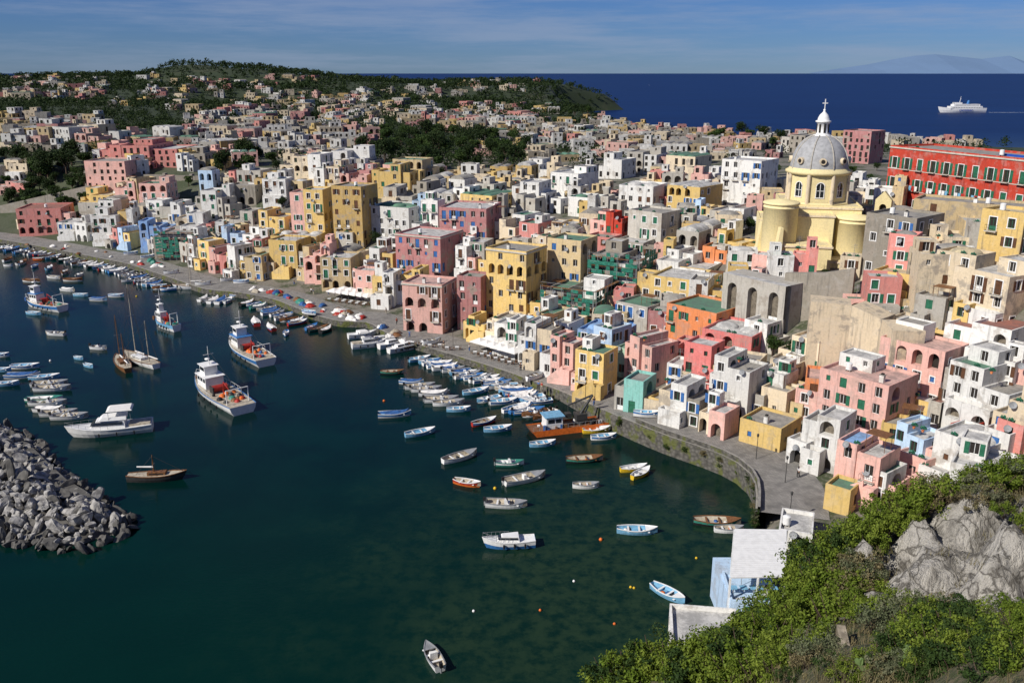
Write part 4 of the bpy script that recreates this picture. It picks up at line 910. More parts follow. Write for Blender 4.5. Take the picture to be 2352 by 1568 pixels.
def trawler(label,p,L,deg,strp,scale=1,variant=0):
    B=L*.29;H=1.5
    h=hull(L,B,H,.8,m_white,strp,m_blue if strp!=m_blue else m_white,m_crm,True,14,.08); t=[("hull",h['hull']),("gunwale",h['gunwale']),("deck",h['deck'])]
    w=MB(); w.box(L*.08,L*.27,-B*.28,B*.28,H-.1,H+2.3,m_white); w.box(L*.06,L*.29,-B*.32,B*.32,H+2.3,H+2.42,m_blue if strp==m_blue else m_white); w.box(L*.14,L*.25,-B*.2,B*.2,H+2.42,H+4.2,m_white); w.box(L*.12,L*.27,-B*.24,B*.24,H+4.2,H+4.3,m_white); t.append(("wheelhouse",w.mesh("wheelhouse")))
    g=MB()
    for i in range(4):
        y=-B*.24+i*B*.125; g.box(L*.27,L*.27+.03,y,y+B*.1,H+1.4,H+2.1,m_glass)
    for sg in(1,-1):
        for i in range(3):
            x=L*.09+i*L*.06; ya=sg*B*.28; g.box(x,x+L*.045,min(ya,ya+sg*.03),max(ya,ya+sg*.03),H+1.3,H+2.,m_glass)
        ya=sg*B*.2; g.box(L*.15,L*.24,min(ya,ya+sg*.03),max(ya,ya+sg*.03),H+3.2,H+3.9,m_glass)
    g.box(L*.25,L*.25+.03,-B*.17,B*.17,H+3.2,H+3.9,m_glass); t.append(("window",g.mesh("window")))
    a=MB(); a.cyl((L*.17,0,H+4.2),(L*.17,0,H+8),.1,.05,m_white,6); a.cyl((L*.17,-1,H+6.4),(L*.17,1,H+6.4),.05,.05,m_white,5); a.cyl((L*.17,0,H+7.5),(L*.48,0,H+.9),.025,.025,m_iron,4,False); a.cyl((L*.17,0,H+7.5),(-L*.4,0,H+2.6),.025,.025,m_iron,4,False)
    a.lathe([(.5,H+5.2),(.5,H+5.4),(.01,H+5.45)],m_white,10,(L*.2,0)); t.append(("mast",a.mesh("mast")))
    n=MB(); 
    for y in(-B*.33,B*.33): n.cyl((-L*.4,y,H-.1),(-L*.4,y,H+2.8),.1,.1,m_white,6)
    n.cyl((-L*.4,-B*.33,H+2.8),(-L*.4,B*.33,H+2.8),.1,.1,m_white,6); t.append(("gantry",n.mesh("gantry")))
    k=MB(); k.cyl((-L*.02,-B*.22,H+.7),(-L*.02,B*.22,H+.7),.65,.65,m_red,12); k.box(-L*.06,L*.02,-B*.26,-B*.22,H-.1,H+1.2,m_iron); k.box(-L*.06,L*.02,B*.22,B*.26,H-.1,H+1.2,m_iron)
    k.cyl((-L*.1,0,H),(-L*.14,.2,H+2.6),.14,.1,m_red,6); k.cyl((-L*.14,.2,H+2.6),(-L*.3,.6,H+2.),.1,.06,m_red,6); t.append(("winch",k.mesh("winch")))
    q=MB(); rr=random.Random(int(L*7))
    for i in range(14):
        cx,cy=rr.uniform(-L*.4,-L*.06),rr.uniform(-B*.32,B*.32); r=rr.uniform(.3,.8); q.lathe([(r,H-.1),(r*.85,H+.25),(r*.4,H+.5),(.02,H+.55)],rr.choice([m_teal,m_tarpb,m_wood,m_red,m_org,m_blk,m_iron]),9,(cx,cy))
    for i in range(5):
        x=rr.uniform(L*.3,L*.4); y=rr.uniform(-B*.15,B*.15); q.box(x,x+.6,y,y+.5,H,H+.9,rr.choice([m_wood,m_blk,m_tarpb]))
    t.append(("fishing_net",q.mesh("fishing_net")))
    r=MB(); S=stations(L,B,H,.8,14)
    for sg in(1,-1):
        pr=None
        for x,b,z in S[5:]:
            v_=(x-.1,sg*max(b-.1,0),z+.8); r.cyl((x-.1,sg*max(b-.1,0),z),v_,.03,.03,m_white,4,False)
            if pr: r.cyl(pr,v_,.03,.03,m_white,4,False)
            pr=v_
    t.append(("railing",r.mesh("railing")))
    c=MB()
    for sg in(1,-1):
        for i in range(4): c.cyl((-L*.3+i*L*.13,sg*(B/2+.12),.5),(-L*.3+i*L*.13,sg*(B/2+.12),1.1),.16,.16,m_blk,6)
    t.append(("fender",c.mesh("fender")))
    place(t,"fishing_trawler",label,"fishing boat",(p.x,p.y,0),rad(deg),None,scale)
trawler("large white fishing trawler with wheelhouse and red winch",sv(515,932,0),22,130,m_white)
trawler("white and blue fishing trawler with nets on deck",sv(582,832,0),20,128,m_blue)
trawler("blue and white fishing boat with cluttered deck",sv(105,722,0),15,152,m_blue)
trawler("small white fishing boat with tall wheelhouse",sv(390,768,0),10,140,m_lblue)
def sailboat(label,p,L,deg,hm,masts):
    B=L*.27; h=hull(L,B,1.,.5,hm,hm,m_wood,m_crm,True,12,.14); t=[("hull",h['hull']),("gunwale",h['gunwale']),("deck",h['deck'])]
    c=MB(); c.box(-L*.15,L*.15,-B*.22,B*.22,.9,1.45,m_white if hm==m_white else m_wood); c.box(-L*.12,L*.12,-B*.225,B*.225,1.1,1.3,m_glass); t.append(("cabin",c.mesh("cabin")))
    for x,hh in masts:
        a=MB(); a.cyl((0,0,.9),(0,0,hh),.12,.07,m_wood if hm!=m_white else m_crm,6); a.cyl((0,0,2.2),(-L*.27,0,2.3),.16,.12,m_canv,6); a.cyl((-.0,-.7,hh*.6),(0,.7,hh*.6),.04,.04,m_grey,4)
        for sx_,sy_ in((0,B*.45),(0,-B*.45),(L*.5-x*L,0),(-L*.3,0)): a.cyl((0,0,hh-.2),(sx_,sy_,1.),.03,.03,m_iron,4,False)
        t.append(("mast",a.mesh("mast"),(x*L,0,0)))
    place(t,"sailing_boat",label,"sailing boat",(p.x,p.y,0),rad(deg))
sailboat("brown two-masted sailing ketch with furled sails",sv(287,858,0),11,125,m_wood,[(.12,11),(-.28,8)])
sailboat("white sailing yacht with two tall bare masts",sv(328,848,0),14,140,m_white,[(.1,17),(-.3,10)])
sailboat("white sailing yacht beside the stone quay",sv(453,676,0),12,182,m_white,[(.05,13)])
sailboat("old dark wooden boat with a short mast",sv(370,1124,0),9,5,m_iron,[(-.05,4.2)])
t=[]; mb=MB(); L,B=14,3.7
mb.add([(-L/2+.8,-B/2,-.3),(L/2-.8,-B/2,-.3),(L/2-.8,B/2,-.3),(-L/2+.8,B/2,-.3),(-L/2-.3,-B/2,1.1),(L/2,-B/2,1.2),(L/2,B/2,1.2),(-L/2-.3,B/2,1.1)],[(0,1,5,4),(1,2,6,5),(2,3,7,6),(3,0,4,7)],m_org); t.append(("hull",mb.mesh("hull")))
mb=MB(); mb.add([(-L/2-.25,-B/2+.05,.9),(L/2-.05,-B/2+.05,.95),(L/2-.05,B/2-.05,.95),(-L/2-.25,B/2-.05,.9)],[(0,1,2,3)],M("rusty_deck",(.22,.10,.05),.8,.5)); t.append(("deck",mb.mesh("deck")))
mb=MB(); mb.box(-4.5,-1.5,-1.2,1.2,.96,3.1,m_white); mb.box(-4.8,-1.2,-1.5,1.5,3.1,3.25,m_lblue); t.append(("wheelhouse",mb.mesh("wheelhouse")))
mb=MB(); mb.box(-4.2,-3.,-1.23,-1.21,2,2.7,m_glass); mb.box(-2.8,-1.8,-1.23,-1.21,2,2.7,m_glass); mb.box(-1.49,-1.46,-1.,1.,2,2.7,m_glass); t.append(("window",mb.mesh("window")))
mb=MB(); mb.cyl((2.2,0,.95),(2.2,0,1.7),.9,.8,m_iron,12); mb.box(1.2,3.2,-.9,.9,1.7,2.9,m_iron); mb.cyl((2.2,0,2.7),(4.6,.4,5.8),.28,.2,m_iron,6); mb.cyl((4.6,.4,5.8),(.2,.9,4.2),.2,.14,m_iron,6); mb.cyl((2.8,0,2.),(3.8,.3,4.),.14,.12,m_grey,6); mb.cyl((.2,.9,4.2),(.2,.9,2.8),.06,.06,m_iron,5); mb.box(-.3,.7,.4,1.4,2.1,2.8,m_iron); t.append(("crane",mb.mesh("crane")))
mb=MB(); rr=random.Random(5)
for i in range(30):
    x,y=rr.uniform(-6.7,6.3),rr.uniform(-1.5,1.5)
    if -4.9<x<-1.1: y=rr.choice([-1.5,1.5])
    s=rr.uniform(.25,.7); mm=rr.choice([m_org,m_blk,m_grey,m_tarpb,m_yel,m_wood,m_white])
    if rr.random()<.5: mb.box(x,x+s,y-s/2,y+s/2,.96,.96+s*rr.uniform(.6,1.6),mm)
    else: mb.cyl((x,y,.96),(x,y,.96+s*1.3),s*.45,s*.45,mm,9)
for i in range(14): x=-7+i*1.05; mb.cyl((x,-1.8,.95),(x,-1.8,1.9),.03,.03,m_grey,4); 
mb.cyl((-7,-1.8,1.9),(6.8,-1.8,1.9),.03,.03,m_grey,4); t.append(("deck_gear",mb.mesh("deck_gear")))
p=sv(1332,1006,0); place(t,"work_barge","orange work barge with black crane moored at the quay","barge",(p.x,p.y,0),rad(17))
p=sv(2252,264,0); t=[]; L=74
h=hull(L,13,6,.85,m_white,m_white,m_white,m_grey,True,14,.08); t+= [("hull",h['hull']),("deck",h['deck'])]
mb=MB(); mb.box(-30,20,-5.6,5.6,5.8,9.5,m_white); mb.box(-26,15,-5.2,5.2,9.5,12.5,m_white); mb.box(2,13,-4.6,4.6,12.5,15,m_white); t.append(("superstructure",mb.mesh("superstructure")))
mb=MB()
for z,a,b in((7.2,-28,18),(10.6,-24,13)):
    for i in range(18):
        x=a+(b-a)*i/18; mb.box(x,x+1.5,5.62 if z<9 else 5.22,5.7 if z<9 else 5.3,z,z+.8,m_glass); mb.box(x,x+1.5,-5.7 if z<9 else -5.3,-5.62 if z<9 else -5.22,z,z+.8,m_glass)
mb.box(12.9,13.1,-4,4,13.3,14.4,m_glass); t.append(("window",mb.mesh("window")))
mb=MB(); mb.cyl((-9,0,12.5),(-10,0,18),2.2,1.7,m_blue,12); t.append(("funnel",mb.mesh("funnel")))
mb=MB(); mb.cyl((4,0,15),(3,0,24),.4,.2,m_white,6); mb.cyl((3,-2,20),(3,2,20),.2,.2,m_white,5); t.append(("mast",mb.mesh("mast")))
fe=place(t,"ferry","white passenger ferry steaming on the open sea","ferry",(p.x,p.y,0),rad(182))
tc=bpy.data.curves.new("lettering",'FONT'); tc.body="caremar"; tc.size=6.5; tc.align_x='CENTER'; tc.extrude=.02
to=bpy.data.objects.new("tmp",tc); COL.objects.link(to); bpy.context.view_layer.update(); tm=bpy.data.meshes.new_from_object(to); bpy.data.objects.remove(to); tm.materials.clear(); tm.materials.append(M("ferry_lettering_blue",(.01,.06,.35),.5,.1))
ob("lettering",tm,fe,(-4,6.9,2.0),0,(rad(90),0,rad(180)))
mb=MB(); m_foam=M("foam",(.75,.78,.8),.8,.1)
for i in range(22): 
    x=i*4.; w=1.5+R.uniform(0,1.5); mb.face([(x,-w,.05),(x+3.6,-w*R.uniform(.6,1),.05),(x+3.6,w*.7,.05),(x,w,.05)],m_foam)
struct("ship_wake",mb.mesh("ship_wake"),"white foam wake on the sea",(p.x+38,p.y,0.02))
for u,v in((1465,180),(1522,200)):
    boat(sv(u,v,0),8,0,'w','motor',"far out on the open sea")
def bu(mt): mb=MB(); mb.lathe([(.02,-.2),(.22,-.1),(.3,.1),(.2,.32),(.02,.4)],mt,10); return mb.mesh("buoy")
b1,b2,b3=bu(m_org),bu(m_white),bu(m_yel)
for u,v,k in((1408,1265,0),(1632,1308,2),(1345,1362,1),(1478,1376,2),(1486,1378,2),(1110,1432,1),(1266,1430,0),(1440,1462,0),(900,940,0),(1160,1145,2),(320,695,2),(118,846,1)):
    p=sv(u,v,0); top("mooring_buoy",(b1,b2,b3)[k],("orange","white","yellow")[k]+" mooring buoy floating on the water","buoy",(p.x,p.y,0),0,"mooring buoys",.6 if v>1300 else .9)
print("boats",time.time()-T0)
# ---------------------------------------------------------------- breakwater
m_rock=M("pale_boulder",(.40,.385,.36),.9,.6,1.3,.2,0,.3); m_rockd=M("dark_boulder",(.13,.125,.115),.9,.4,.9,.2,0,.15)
import bmesh
from mathutils import noise as mn
def rock(seed,mat):
    rs=random.Random(seed); bm=bmesh.new(); bmesh.ops.create_icosphere(bm,subdivisions=3,radius=1)
    pl=[(Vector((rs.gauss(0,1),rs.gauss(0,1),rs.gauss(0,1))).normalized(),rs.uniform(.38,.78)) for _ in range(12)]
    for v in bm.verts:
        for n_,d_ in pl:
            k=v.co.dot(n_)
            if k>d_: v.co-=n_*(k-d_)
    sc3=(rs.uniform(1.1,1.8),rs.uniform(.8,1.2),rs.uniform(.65,1.0))
    for v in bm.verts:
        q=v.co*(1+.16*mn.noise(v.co*2.2+Vector((seed,0,0)))+.06*mn.noise(v.co*6)); v.co=Vector((q.x*sc3[0],q.y*sc3[1],q.z*sc3[2]))
    me=bpy.data.meshes.new("boulder"); bm.to_mesh(me); bm.free(); me.materials.append(mat); return me
RK=[rock(i,m_rock) for i in range(10)]; RKD=[rock(i+20,m_rockd) for i in range(4)]
BWP=[sv(*q,0).xy for q in[(-300,890),(0,1000),(70,1020),(140,1088),(210,1150),(280,1190),(322,1228),(290,1262),(210,1295),(120,1298),(60,1285),(0,1275),(-300,1260)]]
BW=np.array([(p.x,p.y) for p in BWP]); cand=[]
rb=random.Random(3); x0,x1,y0,y1=BW[:,0].min(),BW[:,0].max(),BW[:,1].min(),BW[:,1].max()
st_=1.08; gx=x0
while gx<x1:
    gy=y0
    while gy<y1:
        x=gx+rb.uniform(-.5,.5);y=gy+rb.uniform(-.5,.5)
        if inside_np(np.array([x]),np.array([y]),BW)[0] and abs(x)<.66*y+3:
            d=float(dist_np(np.array([x]),np.array([y]),np.vstack([BW,BW[:1]]))[0]); cand.append((x,y,min(3.6,.0+d*.42)+rb.uniform(-.3,.35)))
        gy+=st_
    gx+=st_
cand.sort(key=lambda c:c[1]); print("rocks",len(cand))
big=MB()
for i,(x,y,z) in enumerate(cand):
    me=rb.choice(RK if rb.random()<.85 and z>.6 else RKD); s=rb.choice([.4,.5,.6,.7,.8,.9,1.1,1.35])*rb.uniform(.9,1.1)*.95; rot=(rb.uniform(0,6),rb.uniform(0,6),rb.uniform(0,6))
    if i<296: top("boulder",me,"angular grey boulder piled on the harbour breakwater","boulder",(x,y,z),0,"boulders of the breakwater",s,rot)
    else:
        M4=Matrix.Translation((x,y,z))@Euler(rot).to_matrix().to_4x4()@Matrix.Scale(s,4); big.add([M4@v.co for v in me.vertices],[tuple(p.vertices) for p in me.polygons],me.materials[0])
if big.v: o=top("breakwater_rocks",big.mesh("rocks"),"heap of grey rocks forming the breakwater","rocks"); o["kind"]="stuff"
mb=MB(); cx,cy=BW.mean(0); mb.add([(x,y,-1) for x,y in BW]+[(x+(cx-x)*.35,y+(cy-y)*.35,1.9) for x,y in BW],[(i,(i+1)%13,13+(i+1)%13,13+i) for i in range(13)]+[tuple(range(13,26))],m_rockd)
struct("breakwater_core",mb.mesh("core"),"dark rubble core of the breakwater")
# ---------------------------------------------------------------- foreground hillside
hp=[]
def hpt(u,v,r): d=Vector(sight(u,v)).normalized()*r; hp.append((d.x,d.y,CH+d.z)); return hp[-1]
rim=[(1400,1610,51),(1500,1550,52),(1680,1550,50),(1770,1500,52),(1860,1430,54),(1900,1330,58),(2000,1265,60),(2100,1205,61),(2250,1140,64),(2400,1110,65),(2600,1070,66)]
for q in rim:
    x,y,z=hpt(*q); L_=math.hypot(x-22,y-15); ox,oy=(x-22)/L_,(y-15)/L_; hp.append((x+ox*9,y+oy*9,z-12)); hp.append((x+ox*26,y+oy*26,z-34))
for q in[(1700,1640,40),(1950,1540,34),(2060,1440,45),(2040,1300,53),(2130,1225,54),(2200,1200,54.5),(2300,1180,55),(2400,1170,55.5),(2500,1170,56),(2130,1280,52.8),(2250,1290,52.8),(2380,1290,52.8),(2150,1435,50.2),(2250,1435,50),(2380,1435,49.5),(2500,1430,49),(2400,1620,22),(2100,1620,28),(1900,1620,31),(2120,1500,42),(2260,1495,41),(2400,1490,40),(2600,1300,50),(2500,1700,17)]: hpt(*q)
hp+=[(0,5,53),(0,15,41),(0,30,25),(-3,45,8),(-12,0,40),(-12,30,5),(10,-10,58),(30,0,60),(60,45,40),(70,70,20),(5,3,56),(3,60,2),(20,75,0),(50,88,0)]
hp=np.array(hp); DD=np.hypot(hp[:,None,0]-hp[None,:,0],hp[:,None,1]-hp[None,:,1]); wgt=np.linalg.solve(DD+np.eye(len(hp))*.05,hp[:,2]-30)
def HB(X,Y):
    z=np.full(np.shape(X),30.)
    for (x,y,_),w in zip(hp,wgt): z=z+w*np.hypot(X-x,Y-y)
    return z
rcs=[Vector(sight(u,v)).normalized()*r_ for u,v,r_ in((2130,1350,51.5),(2250,1330,52),(2380,1320,52),(2460,1330,51))]
def hn(a,b):
    f=mn.fractal(Vector((a*.25,b*.25,1.3)),1.,2.,5)*.7
    d=min(math.hypot(a-q.x,b-q.y) for q in rcs); k=max(0,min(1,(6.5-d)/3))
    q=mn.noise(Vector((a*.42+b*.25,b*.42-a*.2,2.)))*2.6; led=(math.floor(q*2.2)/2.2)*.8+q*.2
    c=mn.cell(Vector((a*.75+.4*b,b*.6,0)))*.7
    return f*(1-.4*k)+k*(led*1.3+c*.6-.3+abs(mn.noise(Vector((a*1.6,b*1.6,9))))*.5)+(1-k)*.3*abs(mn.noise(Vector((a*1.6,b*1.6,9))))
def HH(X,Y):
    X=np.asarray(X,float);Y=np.asarray(Y,float)
    return HB(X,Y)+np.vectorize(hn)(X,Y)
m,nt,bs=newmat("hillside_surface"); g=nd(nt,'ShaderNodeNewGeometry'); P=g.outputs['Position']
n=noise(nt,P,.3,6,.68); rkm=None
for (u,v,r_,rd) in((2130,1350,51,4.4),(2230,1290,52,4.8),(2330,1290,52,5.),(2420,1300,51,5.),(2250,1410,50,3.6),(2370,1410,49.5,3.6)):
    vd=nd(nt,'ShaderNodeVectorMath',operation='DISTANCE'); nt.links.new(P,vd.inputs[0]); vd.inputs[1].default_value=Vector(sight(u,v)).normalized()*r_+Vector((0,0,60))
    ad=nd(nt,'ShaderNodeMath',operation='MULTIPLY_ADD'); nt.links.new(n,ad.inputs[0]); ad.inputs[1].default_value=-7; nt.links.new(vd.outputs['Value'],ad.inputs[2]); o_=ramp(nt,ad.outputs[0],rd-2.9,rd-4.3)
    if rkm is None: rkm=o_
    else: mx=nd(nt,'ShaderNodeMath',operation='MAXIMUM'); nt.links.new(rkm,mx.inputs[0]); nt.links.new(o_,mx.inputs[1]); rkm=mx.outputs[0]
n2=noise(nt,P,.6,7,.72,(1.6,1.6,.45)); n3=noise(nt,P,4,5,.7); vo=nd(nt,'ShaderNodeTexVoronoi',feature='DISTANCE_TO_EDGE'); vo.inputs['Scale'].default_value=.7; dn=nd(nt,'ShaderNodeVectorMath',operation='ADD'); nt.links.new(P,dn.inputs[0]); nz=nd(nt,'ShaderNodeTexNoise'); nz.inputs['Scale'].default_value=.6; nz.inputs['Detail'].default_value=5; nt.links.new(P,nz.inputs['Vector']); sm=nd(nt,'ShaderNodeVectorMath',operation='SCALE'); nt.links.new(nz.outputs['Color'],sm.inputs[0]); sm.inputs['Scale'].default_value=3.; nt.links.new(sm.outputs[0],dn.inputs[1]); nt.links.new(dn.outputs[0],vo.inputs['Vector'])
rc_=mixc(nt,ramp(nt,n2,.43,.62),(.60,.57,.51),(.24,.225,.2)); rc_=mixc(nt,mul(nt,ramp(nt,n3,.5,.75),.6),rc_,(.38,.35,.3)); rc_=mixc(nt,mul(nt,ramp(nt,vo.outputs['Distance'],.07,0.),.85),rc_,(.10,.09,.075)); gr_=mixc(nt,ramp(nt,n3,.4,.6),(.20,.17,.10),(.09,.11,.04)); c=mixc(nt,rkm,gr_,rc_)
nt.links.new(c,bs.inputs['Base Color']); bs.inputs['Roughness'].default_value=.95; bump(nt,bs,n2,1.,1.3); m_hill=m
struct("hillside",gridmesh("hillside",-25,75,-20,92,.4,m_hill,HH,1),"steep dry rocky hillside with pale cliff face")
print("hill",time.time()-T0)
YH=np.linspace(4,75,500)
def hit(u,v):
    d=sight(u,v); X=YH*d[0]/d[1]; Z=CH+YH*d[2]/d[1]; z=HB(X,YH)
    k=np.where(z>=Z)[0]
    if len(k)==0: return None
    k=k[0]; return Vector((X[k],YH[k],z[k]))
SHR=[]
for k in range(8):
    rs=np.random.RandomState(40+k); qs=[]
    for i in range(22):
        a=rs.rand()*6.28;r=1.45*math.sqrt(rs.rand()); c=np.array([r*math.cos(a),r*math.sin(a),rs.uniform(.1,1.4)]); qs.append(leafquads(c,rs.uniform(.2,.6),100,.14,rs,.85,.3))
    mt=[m_leafy,m_leafy,m_leaf,m_leafy,m_dry,m_leaf,m_sage,m_leafy][k]; br_=MB()
    for j in range(9): a=j*.7; br_.cyl((0,0,-.6),(1.1*math.cos(a),1.1*math.sin(a),1.2),.05,.015,m_bark,4,False)
    SHR.append([("stem",br_.mesh("stem")),("crown",quadmesh("leaves",qs,mt))])
def shrub(p,s,ks,lab): place(SHR[R.choice(ks)],"shrub",lab,"shrub",(p.x,p.y,p.z-.1*s),R.uniform(0,6.28),"shrubs on the hillside",s)
rimpx=[(1400,1650),(1440,1605),(1520,1560),(1600,1575),(1680,1560),(1740,1515),(1800,1455),(1860,1415),(1890,1350),(1910,1300),(1980,1262),(2050,1222),(2120,1192),(2200,1160),(2280,1140),(2360,1120),(2420,1110)]
for i in range(len(rimpx)-1):
    far_=rimpx[i][0]>=2050
    for j in range(6 if not far_ else 5):
        t=R.random(); u=rimpx[i][0]*(1-t)+rimpx[i+1][0]*t+R.uniform(-8,36); v=rimpx[i][1]*(1-t)+rimpx[i+1][1]*t+R.uniform(0,20 if far_ else 52)
        p=hit(u,v)
        if p: shrub(p,R.uniform(.7,1.25) if not far_ else R.uniform(.6,1.1),[0,1,3,7,1,2] if not far_ else [0,1,6,7,4,3],"bright green leafy shrub on the steep hillside")
for (a,b,c,d,n,ks,sz) in [(1830,1960,1350,1470,16,[0,1,3,7],(.8,1.3)),(1580,1880,1510,1600,26,[0,1,7,3],(.7,1.2)),(2150,2420,1470,1600,60,[2,5,0,7,2,1],(.6,1.)),(1960,2040,1390,1440,6,[6,4,0],(.6,.9)),(1890,1930,1480,1560,4,[4,6],(.5,.8)),(1980,2050,1280,1380,9,[4,6,0],(.5,.9)),(2060,2400,1160,1185,9,[4,6,7],(.4,.7)),(1850,2150,1565,1600,18,[4,6,0,5],(.4,.7)),(2080,2400,1440,1475,20,[6,4,0,2,7],(.4,.8)),(2350,2420,1180,1260,4,[4,6,0],(.4,.6)),(2060,2160,1480,1560,10,[5,0,6],(.5,.8))]:
    for k in range(n):
        p=hit(R.uniform(a,b),R.uniform(c,d))
        if p: shrub(p,R.uniform(*sz)*min(1,p.y/34),ks,"leafy shrub growing on the dry hillside")
for k in range(34):
    i=R.choice([j for j in range(len(QD)) if QD[j].x>17]); q=in0[i]; p=Vector((q.x,q.y,R.uniform(1.,3.2))); place(SHR[R.choice([0,2,4,5,6])],"shrub","small plant growing out of the stone sea wall","shrub",p,R.uniform(0,6.28),"plants on the sea wall",R.uniform(.25,.5))
gv=[];rs=np.random.RandomState(77)
for k in range(1500):
    u=rs.uniform(1700,2420);v=rs.uniform(1160,1640)
    if 2060<u and 1180<v<1440 and rs.rand()<.93: continue
    if 2100<u and v>1440 and rs.rand()<.6: continue
    p=hit(u,v)
    if not p or (p.y<7): continue
    k_=min(1,p.y/30)
    for j in range(14):
        a=rs.rand()*6.28; bx,by=p.x+rs.normal()*.25,p.y+rs.normal()*.25; h=rs.uniform(.15,.4)*k_; dx,dy=math.cos(a)*.018*k_,math.sin(a)*.018*k_; lx,ly=rs.normal()*.1*k_,rs.normal()*.1*k_; z0=p.z-.1
        gv.append(np.array([[(bx-dx,by-dy,z0),(bx+dx,by+dy,z0),(bx+dx*.3+lx,by+dy*.3+ly,z0+h+.1),(bx-dx*.3+lx,by-dy*.3+ly,z0+h+.1)]]))
o=top("dry_grass",quadmesh("grass",gv,m_dry),"tufts of dry straw coloured grass on the hillside","grass"); o["kind"]="stuff"
m_cac=M("cactus_green",(.12,.18,.06),.6,.3,4)
def pear(p,s,seed):
    rr=random.Random(seed); mb=MB()
    def pad(base,dirn,n):
        c=base+dirn*.22; side=dirn.cross(Vector((rr.uniform(-1,1),rr.uniform(-1,1),.1))).normalized(); nn=dirn.cross(side).normalized(); ring=[]
        for f in(-1,1):
            ring.append([c+dirn*.24*math.cos(t)+side*.15*math.sin(t)+nn*.025*f for t in [i*math.pi/5 for i in range(10)]])
        mb.add(ring[0]+ring[1],[tuple(range(9,-1,-1)),tuple(range(10,20))]+[(i,(i+1)%10,10+(i+1)%10,10+i) for i in range(10)],m_cac)
        if n>0:
            for _ in range(2): pad(c+dirn*.2,(dirn+Vector((rr.uniform(-.9,.9),rr.uniform(-.9,.9),rr.uniform(-.1,.4)))).normalized(),n-1)
    for i in range(4): pad(Vector((rr.uniform(-.5,.5),rr.uniform(-.5,.5),-.05)),Vector((rr.uniform(-.5,.5),rr.uniform(-.5,.5),1)).normalized(),2)
    top("prickly_pear",mb.mesh("prickly_pear"),"green prickly pear cactus on the hillside","cactus",p,0,None,s)
for i,(u,v) in enumerate(((2080,1580),(2165,1450),(2120,1570),(2040,1590),(2190,1480))):
    p=hit(u,v)
    if p: pear(p,.5 if i not in(1,4) else .8,i)
a=hit(1955,1510);b=hit(2062,1522)
if a and b: slabwall([a,b],[min(a.z,b.z)-2]*2,[min(a.z,b.z)+1.0,min(a.z,b.z)+.85],.35,M("old_concrete",(.42,.36,.27),.95,.55,1.8,.1,0,.1),"concrete_wall","short weathered concrete wall on the hillside")
# ---------------------------------------------------------------- waterfront buildings below the hill
pz=8.; c1=sv(1712,1352,pz);c2=sv(1842,1350,pz);c3=sv(1844,1240,pz+.6);c4=sv(1722,1238,pz+.6)
e=top("pergola",None,"white slatted roof terrace on posts above a blue room","pergola",(0,0,0))
mb=MB(); n=26
for i in range(n):
    a=c1.lerp(c4,i/n);b=c2.lerp(c3,i/n);a2=c1.lerp(c4,(i+.93)/n);b2=c2.lerp(c3,(i+.93)/n); mb.face([a,b,b2,a2],m_white); mb.face([a,b,b-Vector((0,0,.1)),a-Vector((0,0,.1))],m_white)
ob("roof",mb.mesh("roof"),e)
mb=MB(); q=[v-Vector((0,0,.14)) for v in(c1,c2,c3,c4)]; mb.face(q,m_white); ob("ceiling",mb.mesh("ceiling"),e)
for c_ in(c1,c1.lerp(c2,.5),c2,c3,c4,c1.lerp(c4,.5)): mb=MB(); mb.box(-.1,.1,-.1,.1,0,c_.z-3.15,m_white); ob("post",mb.mesh("post"),e,(c_.x,c_.y,3))
mb=MB(); mb.box(c1.x+.2,c2.x-.2,c1.y+.6,c3.y-.5,-2,5.2,ST['lb']); ob("wall",mb.mesh("wall"),e)
for i in range(5): mb=MB(); mb.box(-.4,.4,-.4,.4,.7,.76,m_lblue); mb.cyl((0,0,0),(0,0,.7),.05,.05,m_grey,5); top("table",mb.mesh("table"),"small light blue terrace table under the pergola","table",(c1.x+.8+i*1.1,c1.y+1.3,5.2),0,"terrace tables")
g=sv(1650,1470,5.); house(Vector((g.x-.3,g.y-3,0)),rad(-8),7,7,5,'w','P','w',label="low white waterside house with flat white roof",fnd=3)
g=sv(1735,1395,5.); house(Vector((g.x+1,g.y-2,0)),rad(-4),5,6,5.6,'lb','P','w',label="light blue waterside room with white roof",fnd=3)
g=sv(1865,1245,6.); house(Vector((g.x,g.y,1)),rad(-20),4,6,5,'w','P','w',label="small white house with flat roof by the promenade",fnd=3)
# ---------------------------------------------------------------- quayside things
mb=MB(); mb.cyl((0,0,0),(0,0,2.9),.05,.05,m_grey,5); a=mb.mesh("pole"); mb=MB(); r=1.6; q=[(-r,-r),(r,-r),(r,r),(-r,r)]
for i in range(4): mb.face([(*q[i],2.3),(*q[(i+1)%4],2.3),(0,0,3.05)],m_canv); mb.face([(*q[i],2.3),(*q[(i+1)%4],2.3),(*q[(i+1)%4],2.08),(*q[i],2.08)],m_canv)
UT=[("pole",a),("canopy",mb.mesh("canopy"))]
mb=MB(); mb.box(-.4,.4,-.4,.4,.7,.76,m_white); mb.cyl((0,0,0),(0,0,.7),.05,.05,m_grey,5); tabm=mb.mesh("table")
mb=MB(); mb.box(-.22,.22,-.22,.22,.42,.47,m_wood); mb.box(-.22,.22,.18,.22,.47,.9,m_wood)
for x in(-.2,.17):
    for y in(-.2,.17): mb.box(x,x+.04,y,y+.04,0,.42,m_wood)
chm=mb.mesh("chair")
